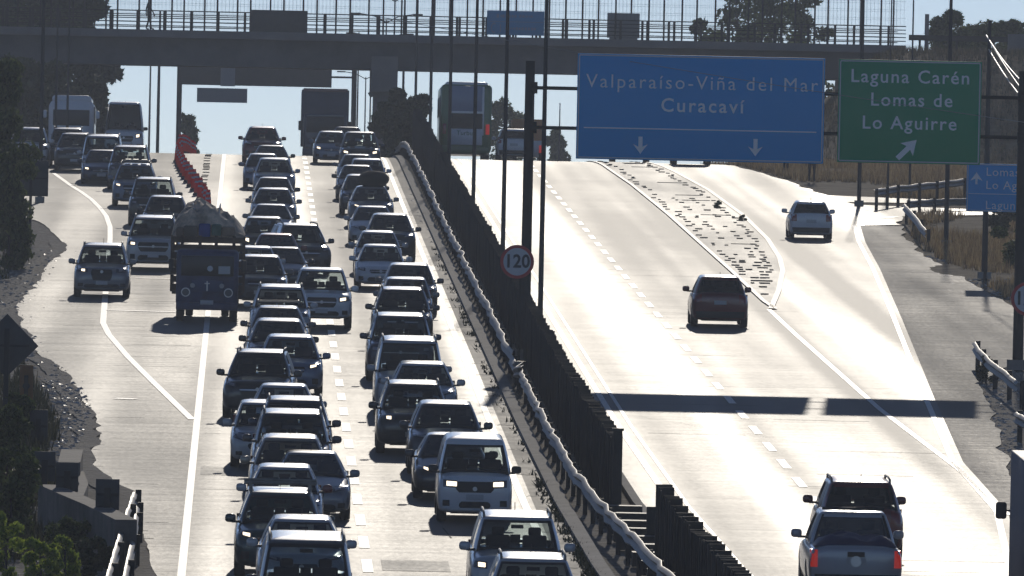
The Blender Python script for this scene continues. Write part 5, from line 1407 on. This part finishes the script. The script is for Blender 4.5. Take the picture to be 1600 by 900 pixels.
# red and white flexible posts
RED = mat('post_red', (0.85, 0.045, 0.03), 0.5)
_n = RED.node_tree; _t = _n.nodes.new('ShaderNodeBsdfTranslucent'); _t.inputs[0].default_value = (0.85, 0.04, 0.03, 1); _x = _n.nodes.new('ShaderNodeMixShader'); _x.inputs[0].default_value = 0.6
_n.links.new(_n.nodes['Principled BSDF'].outputs[0], _x.inputs[1]); _n.links.new(_t.outputs[0], _x.inputs[2]); _n.links.new(_x.outputs[0], _n.nodes['Material Output'].inputs[0]); CB = BLACK
def flex_post(p, label):
    t = empty('traffic_post', label, 'traffic post', p, 'red traffic posts closing off the exit lane')
    m_ = MB(); m_.tube([(0, 0, 0.0), (0, 0, 0.10)], [0.20, 0.16], 8); m_.build('base', BLACK, t)
    m_ = MB(); m_.tube([(0, 0, 0.08), (0, 0, 0.6), (0, 0, 0.92)], [0.155, 0.11, 0.075], 10); m_.build('tube', RED, t, 40)
    m_ = MB(); m_.tube([(0, 0, 0.52), (0, 0, 0.60)], [0.120, 0.113], 10, 0, False); m_.tube([(0, 0, 0.72), (0, 0, 0.80)], [0.103, 0.096], 10, 0, False); m_.build('band', WHITE, t)
    return t
cp = [(325, 332), (319, 322), (321, 327), (313, 312), (308, 305), (303, 298), (298, 291), (293, 285), (289, 279), (286, 274), (284, 269), (282, 265), (280, 261), (279, 257), (277, 253), (279, 249), (282, 246)]
first = flex_post(W(*cp[0]), 'red post nearest to the loaded truck')
CPL = 'red post in the dense line along the exit lane'
def cpost(p, label):
    c = copy_tree(first); c.matrix_world = Matrix.Translation(p); c['label'] = label; return c
ORD = ['second', 'third', 'fourth', 'fifth', 'sixth', 'seventh', 'eighth', 'ninth', 'tenth', 'eleventh', 'twelfth', 'thirteenth', 'fourteenth', 'fifteenth', 'sixteenth', 'seventeenth']
for i, q_ in enumerate(sorted(cp[1:], key=lambda q: -q[1])): cpost(W(*q_), '%s red post of the line counted from the loaded truck' % ORD[i])
for k, (px, D) in enumerate(((281, 612), (285, 617), (288, 622), (291, 627), (294, 632), (283, 620), (289, 636), (296, 640), (300, 645), (303, 650), (286, 628), (293, 643), (297, 654))): cpost(XG(px, D), 'red post in the tangled bunch at the crest')
# ------------------------------------------------------------------ people
def person(loc, label, top, legs, rz=0.0, stride=0.16):
    me = bpy.data.meshes.new('person')
    J = {'pel': (0, 0, .95), 'wai': (0, 0, 1.12), 'che': (0, 0, 1.34), 'nek': (0, 0, 1.50), 'hd0': (0, -.01, 1.58), 'hd1': (0, -.015, 1.67), 'hd2': (0, -.01, 1.76)}
    r = {'pel': .14, 'wai': .125, 'che': .15, 'nek': .055, 'hd0': .075, 'hd1': .098, 'hd2': .07}
    E = [('pel', 'wai'), ('wai', 'che'), ('che', 'nek'), ('nek', 'hd0'), ('hd0', 'hd1'), ('hd1', 'hd2')]
    for s_, n_ in ((-1, 'l'), (1, 'r')):
        st_ = stride * s_
        J.update({n_ + 'hip': (s_ * .10, 0, .88), n_ + 'kn': (s_ * .105, st_ * .4 - .03, .49), n_ + 'an': (s_ * .11, st_, .09), n_ + 'toe': (s_ * .12, st_ - .17, .045),
                  n_ + 'sh': (s_ * .19, 0, 1.42), n_ + 'el': (s_ * .25, -st_ * .5 + .02, 1.14), n_ + 'wr': (s_ * .26, -st_ - .06, .90), n_ + 'pa': (s_ * .26, -st_ - .08, .82)})
        r.update({n_ + 'hip': .095, n_ + 'kn': .062, n_ + 'an': .045, n_ + 'toe': .038, n_ + 'sh': .068, n_ + 'el': .045, n_ + 'wr': .030, n_ + 'pa': .034})
        E += [('pel', n_ + 'hip'), (n_ + 'hip', n_ + 'kn'), (n_ + 'kn', n_ + 'an'), (n_ + 'an', n_ + 'toe'), ('che', n_ + 'sh'), (n_ + 'sh', n_ + 'el'), (n_ + 'el', n_ + 'wr'), (n_ + 'wr', n_ + 'pa')]
        for k in range(4):
            nm = n_ + 'f%d' % k; ln = (.075, .085, .08, .06)[k]
            b0 = Vector(J[n_ + 'pa'])
            J[nm] = tuple(b0 + Vector((0, -.03 + .02 * k, -.045))); J[nm + 'e'] = tuple(b0 + Vector((-s_ * .015, -.032 + .021 * k, -.045 - ln))); r[nm] = .0085; r[nm + 'e'] = .007
            E += [(n_ + 'pa', nm), (nm, nm + 'e')]
        b0 = Vector(J[n_ + 'pa']); J[n_ + 't'] = tuple(b0 + Vector((-s_ * .02, -.055, -.02))); J[n_ + 'te'] = tuple(b0 + Vector((-s_ * .03, -.075, -.06))); r[n_ + 't'] = .01; r[n_ + 'te'] = .008
        E += [(n_ + 'pa', n_ + 't'), (n_ + 't', n_ + 'te')]
    ks = list(J); me.from_pydata([J[k] for k in ks], [(ks.index(a), ks.index(b)) for a, b in E], [])
    o = bpy.data.objects.new('person', me); C.objects.link(o)
    sk = o.modifiers.new('s', 'SKIN'); 
    for i, k in enumerate(ks):
        v = me.skin_vertices[0].data[i]; v.radius = (r[k], r[k] * (.75 if k in ('pel', 'wai', 'che') else 1)); v.use_root = (k == 'pel')
    o.modifiers.new('u', 'SUBSURF').levels = 1
    dg = bpy.context.evaluated_depsgraph_get(); m2 = bpy.data.meshes.new_from_object(o.evaluated_get(dg)); bpy.data.objects.remove(o)
    m2.materials.clear()
    for m_ in (mat('skin', (0.28, 0.17, 0.11), 0.6), mat('cloth_' + top, {'dark': (0.02, 0.022, 0.03), 'grey': (0.2, 0.2, 0.22)}[top], 0.9), mat('trousers_' + legs, {'dark': (0.02, 0.02, 0.025)}[legs], 0.9)): m2.materials.append(m_)
    for p in m2.polygons:
        z = p.center.z; x = abs(p.center.x)
        p.material_index = 0 if (z > 1.5 or (x > .17 and z < .92 and z > .6)) else (1 if z > .98 or x > .19 and z > .92 else 2)
    m2.shade_smooth()
    o = link('person', m2); o.matrix_world = Matrix.Translation(loc) @ Matrix.Rotation(rz, 4, 'Z'); tag(o, label, 'person')
    h_ = MB()
    for j in range(7):
        for i in range(14):
            th, ph = math.pi * 0.62 * j / 6, 2 * math.pi * i / 14
            h_.v.append((.098 * math.sin(th) * math.cos(ph), .012 + .112 * math.sin(th) * math.sin(ph) + (0.03 if j > 3 else 0), 1.70 + .115 * math.cos(th)))
    for j in range(6):
        for i in range(14): h_.f.append((j * 14 + i, j * 14 + (i + 1) % 14, (j + 1) * 14 + (i + 1) % 14, (j + 1) * 14 + i)); h_.m.append(0)
    h_.build('hair', BLACK, o, 60)
    m_ = MB(); m_.tube([(0, -.10, 1.665), (0, -.125, 1.65)], [.012, .016], 6); m_.build('nose', mat('skin', (0, 0, 0)), o)
    for sx in (-1, 1):
        m_ = MB(); m_.tube([(sx * .035, -.095, 1.69), (sx * .035, -.103, 1.69)], .010, 6); m_.build('eye', BLACK, o)
    m_ = MB(); m_.box((0, -.092, 1.615), (.045, .012, .008)); m_.build('mouth', mat('lip', (0.2, 0.06, 0.05), 0.6), o)
    return o
pp = A(232, 54, DB + 2.2); person(Vector((pp.x, DB + 2.2, o0.z + zt)), 'grey haired walker crossing the bridge behind the railing', 'dark', 'dark', R(80))
person(W(1268, 284), 'person in dark trousers standing in the gravel under the blue gantry sign', 'dark', 'dark', R(170), 0.06)
person(W(1228, 271), 'farther person on the gravel slope, feet below the blue gantry sign', 'grey', 'dark', R(200), 0.1)
# ------------------------------------------------------------------ trees, bushes, grass, gravel
def leaf_mat(name, c0, c1, trans=0.25):
    m = bpy.data.materials.new(name); m.use_nodes = True; n = m.node_tree; b = n.nodes['Principled BSDF']; out = n.nodes['Material Output']
    g = n.nodes.new('ShaderNodeNewGeometry'); r = n.nodes.new('ShaderNodeValToRGB')
    r.color_ramp.elements[0].color = (*c0, 1); r.color_ramp.elements[1].color = (*c1, 1)
    n.links.new(g.outputs['Random Per Island'], r.inputs['Fac']); n.links.new(r.outputs['Color'], b.inputs['Base Color'])
    b.inputs['Roughness'].default_value = 0.6; b.inputs['Specular IOR Level'].default_value = 0.25
    t = n.nodes.new('ShaderNodeBsdfTranslucent'); mx = n.nodes.new('ShaderNodeMixShader'); mx.inputs[0].default_value = trans
    n.links.new(r.outputs['Color'], t.inputs[0]); n.links.new(b.outputs[0], mx.inputs[1]); n.links.new(t.outputs[0], mx.inputs[2]); n.links.new(mx.outputs[0], out.inputs[0])
    return m
LF_D = leaf_mat('leaves_dark', (0.025, 0.04, 0.018), (0.08, 0.10, 0.045), 0.25)
LF_M = leaf_mat('leaves_mid', (0.035, 0.06, 0.015), (0.16, 0.20, 0.06), 0.45)
LF_Y = leaf_mat('leaves_bright', (0.12, 0.20, 0.03), (0.48, 0.56, 0.08), 0.65)
BARK = mat('bark', (0.06, 0.05, 0.04), 0.9, var=0.3)
def crown(rnd, clumps, per, leaf, droop=0.0):
    m_ = MB()
    for (c, rad) in clumps:
        for _ in range(per):
            d = Vector((rnd.gauss(0, 1), rnd.gauss(0, 1), rnd.gauss(0, 1))).normalized() * (rnd.random() ** 0.45)
            p = Vector(c) + Vector((d.x * rad[0], d.y * rad[1], d.z * rad[2]))
            a = Vector((rnd.uniform(-1, 1), rnd.uniform(-1, 1), rnd.uniform(-1, 1) - droop)).normalized(); b = a.cross(Vector((rnd.uniform(-1, 1), rnd.uniform(-1, 1), rnd.uniform(-1, 1)))).normalized()
            s_ = leaf * rnd.uniform(0.6, 1.3)
            o = len(m_.v); m_.v += [tuple(p - a * s_), tuple(p + b * s_ * 0.45), tuple(p + a * s_), tuple(p - b * s_ * 0.45)]; m_.f.append((o, o + 1, o + 2, o + 3)); m_.m.append(0)
    return m_
def tree(name, label, cat, loc, h, rx, seed, m, per=160, leaf=0.22, ncl=26, trunk=0.35, low=0.3, shape=1.0, group=None, droop=0.0):
    rnd = random.Random(seed); t = empty(name, label, cat, loc, group)
    cl = []
    for i in range(ncl):
        zf = low + (1 - low) * (i + 0.5) / ncl; prof = math.sin(math.pi * min(1, (zf - low) / (1 - low) * 0.85 + 0.12)) ** shape
        a = rnd.uniform(0, 2 * math.pi); rr = rx * prof * rnd.uniform(0.15, 0.85)
        cr = rx * rnd.uniform(0.28, 0.48) * (0.5 + 0.5 * prof)
        cl.append(((rr * math.cos(a), rr * math.sin(a), h * zf), (cr, cr, cr * rnd.uniform(0.6, 0.9))))
    crown(rnd, cl, per, leaf, droop).build('crown', m, t)
    m_ = MB(); m_.tube([(0, 0, -0.3), (rx * 0.04, 0, h * 0.35), (-rx * 0.03, 0, h * 0.75)], [trunk, trunk * 0.7, trunk * 0.25], 8); tk = m_.build('trunk', BARK, t, 40)
    for i in range(0, ncl, max(1, ncl // 7)):
        c = Vector(cl[i][0]); m_ = MB(); z0_ = c.z * 0.62; m_.tube([(0, 0, z0_), (c.x * 0.5, c.y * 0.5, (z0_ + c.z) / 2 + 0.1), tuple(c)], [trunk * 0.35, trunk * 0.2, trunk * 0.07], 5); m_.build('limb', BARK, tk)
    return t
GT = 'trees beyond the bridge at the left'
for i, (px, D, h, rx, l_) in enumerate(((8, 720, 17, 3.6, 'tall dark tree at the left edge beyond the bridge'), (58, 735, 18, 3.4, 'dark tree beyond the bridge behind the tall left pole'), (98, 712, 14.5, 2.9, 'dark tree beyond the bridge above the white coach'), (128, 725, 11.0, 2.0, 'rightmost dark tree of the group beyond the bridge, ragged against the sky'))):
    p = XG(px, D); tree('roadside_tree', l_, 'tree', p, h, rx, 20 + i, LF_D, 330, 0.24, 34, 0.3, 0.02, 0.35, GT)
for i, (px, D, h, rx, l_) in enumerate(((30, 650, 8.5, 2.2, 'dense dark tree filling the gap behind the white pickup at the left'), (75, 668, 8.5, 2.4, 'dense dark tree just left of the white coach'), (134, 690, 7.5, 1.5, 'dark shrub tree between the white coach and the tall white van'))):
    tree('roadside_tree', l_, 'tree', XG(px, D), h * 0.56, rx, 40 + i, LF_D, 300, 0.24, 26, 0.22, 0.0, 0.3, GT)
# near dark tree at the left edge
p = XG(-26, 452); tree('roadside_tree', 'nearest dark green tree overhanging the left edge of the photo', 'tree', p, 7.0, 1.95, 61, LF_M, 420, 0.13, 42, 0.16, 0.02, 0.45, droop=0.8)
p = XG(12, 440); tree('shrub', 'drooping dark shrub at the foot of the nearest left tree', 'shrub', p, 4.0, 1.15, 62, LF_M, 300, 0.11, 22, 0.06, 0.02, 0.5, droop=1.0)
# far trees under and right of the bridge
for i, (px, D, h, rx, m, l_) in enumerate(((288, 840, 5.0, 0.95, LF_M, 'small round tree behind the bunch of red posts'), (787, 900, 7.2, 2.4, LF_M, 'hazy tree between the coach and the gantry post'), (862, 930, 5.6, 1.4, LF_M, 'small hazy tree just left of the blue gantry sign'),
        (1150, 760, 13.5, 2.7, LF_M, 'tree above the bridge over the left part of the gantry sign'), (1205, 750, 14.2, 3.0, LF_M, 'tallest tree above the bridge behind the blue sign'), (1252, 765, 12.6, 2.4, LF_M, 'tree above the bridge near the gap between the two gantry signs'),
        (1100, 775, 10.4, 1.8, LF_M, 'low tree top just above the bridge railing'))):
    tree('roadside_tree', l_, 'tree', XG(px, D), h, rx, 70 + i, m, 170, 0.20, 22, 0.16, 0.3, 0.6)
for i, (px, D, base, h, rx, l_) in enumerate(((1478, 700, 6.6, 2.6, 1.2, 'small sparse tree on the embankment left of the pole with wires'), (1530, 706, 6.6, 3.0, 1.7, 'broad green tree on the embankment above the green sign'), (1575, 702, 6.6, 2.5, 1.6, 'rounded tree on the embankment at the right edge'), (1625, 705, 6.6, 3.0, 1.8, 'tree on the embankment cut by the right edge'), (1548, 715, 6.6, 3.6, 1.3, 'taller thin tree rising between the two embankment trees'))):
    p = XG(px, D); p.z = gz(D) + emb(p.x, D) - 0.2; tree('embankment_tree', l_, 'tree', p, h * 1.45, rx * 1.15, 90 + i, LF_M, 260, 0.14, 26, 0.1, 0.12, 0.5)
# embankment road barrier and block above the right signs
DE = 690
t = empty('road_barrier', 'dark barrier beam on top of the right embankment', 'barrier', A(1420, 60, DE)); o1 = Vector(t.location)
m_ = MB(); b = A(1700, 60, DE); m_.box(((b.x - o1.x) / 2, 0, 0.05), (b.x - o1.x, 0.12, 0.30)); m_.build('beam', DARKST, t)
x = 0.6
while x < b.x - o1.x: m_ = MB(); m_.box((x, 0.1, -0.5), (0.12, 0.12, 1.1)); m_.build('post', DARKST, t); x += 2
p = A(1448, 55, DE + 3); m_ = MB(); m_.tube([(p.x, p.y, p.z - 1.2), (p.x, p.y, A(1448, 22, DE + 3).z)], 0.12, 10); tag(m_.build('concrete_bollard', CONCD), 'thick grey stub pole standing on the right embankment', 'pole')
m_ = MB(); a, b = A(1575, 62, 676), A(1660, 88, 676); m_.box(((a.x + b.x) / 2, 676, (a.z + b.z) / 2), (b.x - a.x, 0.6, abs(a.z - b.z) + 0.6)); tag(m_.build('concrete_block', CONCD), 'grey concrete block in the embankment at the right edge', 'concrete block')
# bushes
def bush(label, px, py, h, rx, seed, m, leaf=0.09, per=260, ncl=14, name='bush'):
    return tree(name, label, 'bush', W(px, py), h, rx, seed, m, per, leaf, ncl, 0.035, 0.05, 0.4)
bush('bright yellow green bush at the lower left corner', 62, 925, 1.0, 0.50, 101, LF_Y, 0.07, 110, 14)
bush('leafy bright bush right of the lower left corner bush', 100, 918, 1.0, 0.38, 102, LF_Y, 0.07, 100, 11)
bush('dark green bush at the left edge above the bright bushes', 14, 850, 1.9, 0.8, 103, LF_M, 0.08, 340, 20)
bush('green shrub with lit tips at the left edge beside the marker back', 8, 770, 1.9, 0.65, 104, LF_M, 0.08, 340, 18)
bush('bright tipped weed clump low on the left edge', 8, 905, 1.3, 0.4, 105, LF_Y, 0.07, 90, 11)
bush('long leaved dark weeds below the diamond sign back', 22, 700, 1.25, 0.6, 106, LF_M, 0.10, 280, 14)
bush('small lit bush in front of the concrete parapet', 96, 812, 0.75, 0.35, 107, LF_Y, 0.06, 70, 9)
bush('dry grey brush in front of the middle sign back', 100, 868, 0.7, 0.6, 108, LF_M, 0.06, 200, 10)
bush('dark brush in the hollow left of the white topped guard rail', 140, 900, 0.7, 0.5, 109, LF_D, 0.07, 200, 10)
bush('dark scrub patch beside the gravel of the left road edge', 52, 770, 0.9, 0.5, 110, LF_M, 0.07, 200, 10)
m_ = bush('round low shrub on the paved island near the side road', 1122, 326, 0.3, 0.22, 111, LF_M, 0.06, 60, 6)
m_ = bush('second low shrub on the paved island edge', 1160, 346, 0.25, 0.2, 112, LF_M, 0.06, 50, 5)
bush('dry bush beside the curved guard rail at the right', 1540, 597, 0.7, 0.4, 113, LF_D, 0.06, 160, 8)
bush('tall dry bush at the right edge behind the small blue sign post', 1590, 420, 1.7, 1.0, 114, LF_M, 0.08, 260, 14)
bush('dark shrub on the slope right of the small blue sign post', 1560, 360, 1.5, 0.9, 115, LF_D, 0.09, 220, 12)
# mound of scrub around the bridge pier
tree('shrub', 'dark rounded shrub mass in the median in front of the bridge pier', 'shrub', (8.0, 650, gz(650)), 3.6, 1.5, 116, LF_D, 420, 0.16, 30, 0.1, 0.0, 0.3)
tree('shrub', 'dark shrub in the median where the slat screen reaches the crest', 'shrub', (8.2, 640, gz(640)), 2.9, 0.9, 117, LF_D, 300, 0.15, 20, 0.08, 0.0, 0.3)
tree('shrub', 'low dark shrub between the guard rail and the bridge pier', 'shrub', (7.2, 662, gz(662)), 3.2, 1.0, 118, LF_D, 300, 0.15, 20, 0.08, 0.0, 0.3)
# dry grass tufts on the right
def scatter(name, label, cat, n_, region, maker, m, seed):
    rnd = random.Random(seed); m_ = MB(); k = 0; tries = 0
    while k < n_ and tries < n_ * 30:
        tries += 1; q = region(rnd)
        if q is None: continue
        maker(m_, rnd, q); k += 1
    return stuff(m_.build(name, m), label, cat)
TS = [1.0]
def tuft(m_, rnd, p):
    for _ in range(6):
        h = rnd.uniform(0.15, 0.5) * TS[0]; a = rnd.uniform(0, 6.28); w_ = rnd.uniform(0.015, 0.035); l_ = rnd.uniform(0.03, 0.2)
        b = Vector(p) + Vector((rnd.uniform(-.12, .12), rnd.uniform(-.12, .12), 0)); e = Vector((math.cos(a), math.sin(a), 0))
        o = len(m_.v); m_.v += [tuple(b - e.cross(Vector((0, 0, 1))) * w_), tuple(b + e.cross(Vector((0, 0, 1))) * w_), tuple(b + e * l_ + Vector((0, 0, h)))]; m_.f.append((o, o + 1, o + 2)); m_.m.append(0)
def right_ground(rnd):
    y = rnd.uniform(395, 640); x = rnd.uniform(18, 34)
    if x < interp(PR, y) + 0.4 or (W(1600, 334).y - 2 < y < W(1600, 322).y + 3): return None
    if noise.noise(Vector((x * 0.25, y * 0.05, 9))) < -0.12: return None
    return (x, y, gz(y) - 0.03 + emb(x, y))
STRAW = leaf_mat('straw', (0.16, 0.11, 0.06), (0.50, 0.38, 0.21), 0.5)
scatter('dry_grass', 'dry straw coloured grass on the right verge', 'grass', 9000, right_ground, tuft, STRAW, 5)
def emb_ground(rnd):
    y = rnd.uniform(636, 676); x = rnd.uniform(25, 46)
    return (x, y, gz(y) - 0.03 + emb(x, y)) if emb(x, y) > 0.3 and not (31 < x < 36 and y > 678) else None
scatter('embankment_scrub', 'dry scrub covering the bridge embankment', 'grass', 3500, emb_ground, tuft, leaf_mat('scrub', (0.05, 0.045, 0.03), (0.20, 0.17, 0.10), 0.35), 6)
def left_ground(rnd):
    y = rnd.uniform(245, 460) if rnd.random() < 0.4 else rnd.uniform(262, 350); x = rnd.uniform(-9.5, -4)
    if x > interp(PL, y) + rnd.expovariate(6): return None
    return (x, y, gz(y) + 0.01)
def left_grass(rnd):
    q = left_ground(rnd)
    if q is None or q[0] > interp(PL, q[1]) - 1.0: return None
    return q
scatter('weeds', 'low weeds on the left verge', 'grass', 2600, left_grass, tuft, leaf_mat('weeds', (0.03, 0.04, 0.015), (0.12, 0.11, 0.05), 0.25), 8)
def stone(m_, rnd, p):
    s_ = rnd.choice((0.02, 0.03, 0.04, 0.05, 0.08)) * rnd.uniform(0.7, 1.3); vs_ = []
    for (a, b, c) in ((1, 0, 0), (0, 1, 0), (-1, 0, 0), (0, -1, 0), (0, 0, 1), (0, 0, -0.6)):
        vs_.append(Vector(p) + Vector((a * s_ * rnd.uniform(.7, 1.2), b * s_ * rnd.uniform(.7, 1.2), c * s_ * rnd.uniform(.25, .5))))
    m_.add(vs_, [(0, 1, 4), (1, 2, 4), (2, 3, 4), (3, 0, 4), (1, 0, 5), (2, 1, 5), (3, 2, 5), (0, 3, 5)])
GRAV = mat('gravel_stone', (0.48, 0.45, 0.40), 0.33, var=0.3)
scatter('gravel', 'loose glinting gravel along the left road edge', 'gravel', 9500, left_ground, stone, GRAV, 9)
def right_edge(rnd):
    y = rnd.uniform(270, 480); x = interp(PR, y) - 0.15 + rnd.expovariate(0.5)
    if x > 34: return None
    return (x, y, gz(y) - 0.03)
scatter('gravel', 'loose gravel spilled along the right road edge', 'gravel', 4500, right_edge, stone, GRAV, 10)
def med_ground(rnd):
    y = rnd.uniform(225, 560); x = rnd.choice((rnd.uniform(7.3, 8.7), rnd.gauss(6.93, 0.08))) 
    x += med(y) * 0.6
    return (x, y, gz(y) + (0.0 if x < 7.0 else -0.06))
scatter('gravel', 'grit and litter gathered along the median kerb', 'gravel', 350, med_ground, stone, GRAV, 12)
TS[0] = 0.35
scatter('weeds', 'small weeds growing from the crack beside the median kerb', 'grass', 260, lambda r_: (lambda y: (6.9 + med(y) * 0.5 + r_.gauss(0, 0.05), y, gz(y)))(r_.choice((r_.uniform(272, 300), r_.uniform(262, 272), r_.uniform(235, 262), r_.uniform(300, 470)))), tuft, leaf_mat('kerb_weeds', (0.02, 0.03, 0.01), (0.07, 0.08, 0.03), 0.2), 13)
# ------------------------------------------------------------------ haze
hz = MB(); hz.box((0, 985, 30), (1040, 2090, 130))
hm = bpy.data.materials.new('haze'); hm.use_nodes = True; n = hm.node_tree; n.nodes.clear()
o_ = n.nodes.new('ShaderNodeOutputMaterial'); pv = n.nodes.new('ShaderNodeVolumePrincipled')
pv.inputs['Color'].default_value = (0.80, 0.88, 1.0, 1); pv.inputs['Density'].default_value = 0.00023; pv.inputs['Anisotropy'].default_value = 0.35
n.links.new(pv.outputs[0], o_.inputs['Volume'])
stuff(hz.build('haze', hm), 'thin pale blue haze filling the air above the motorway', 'haze')
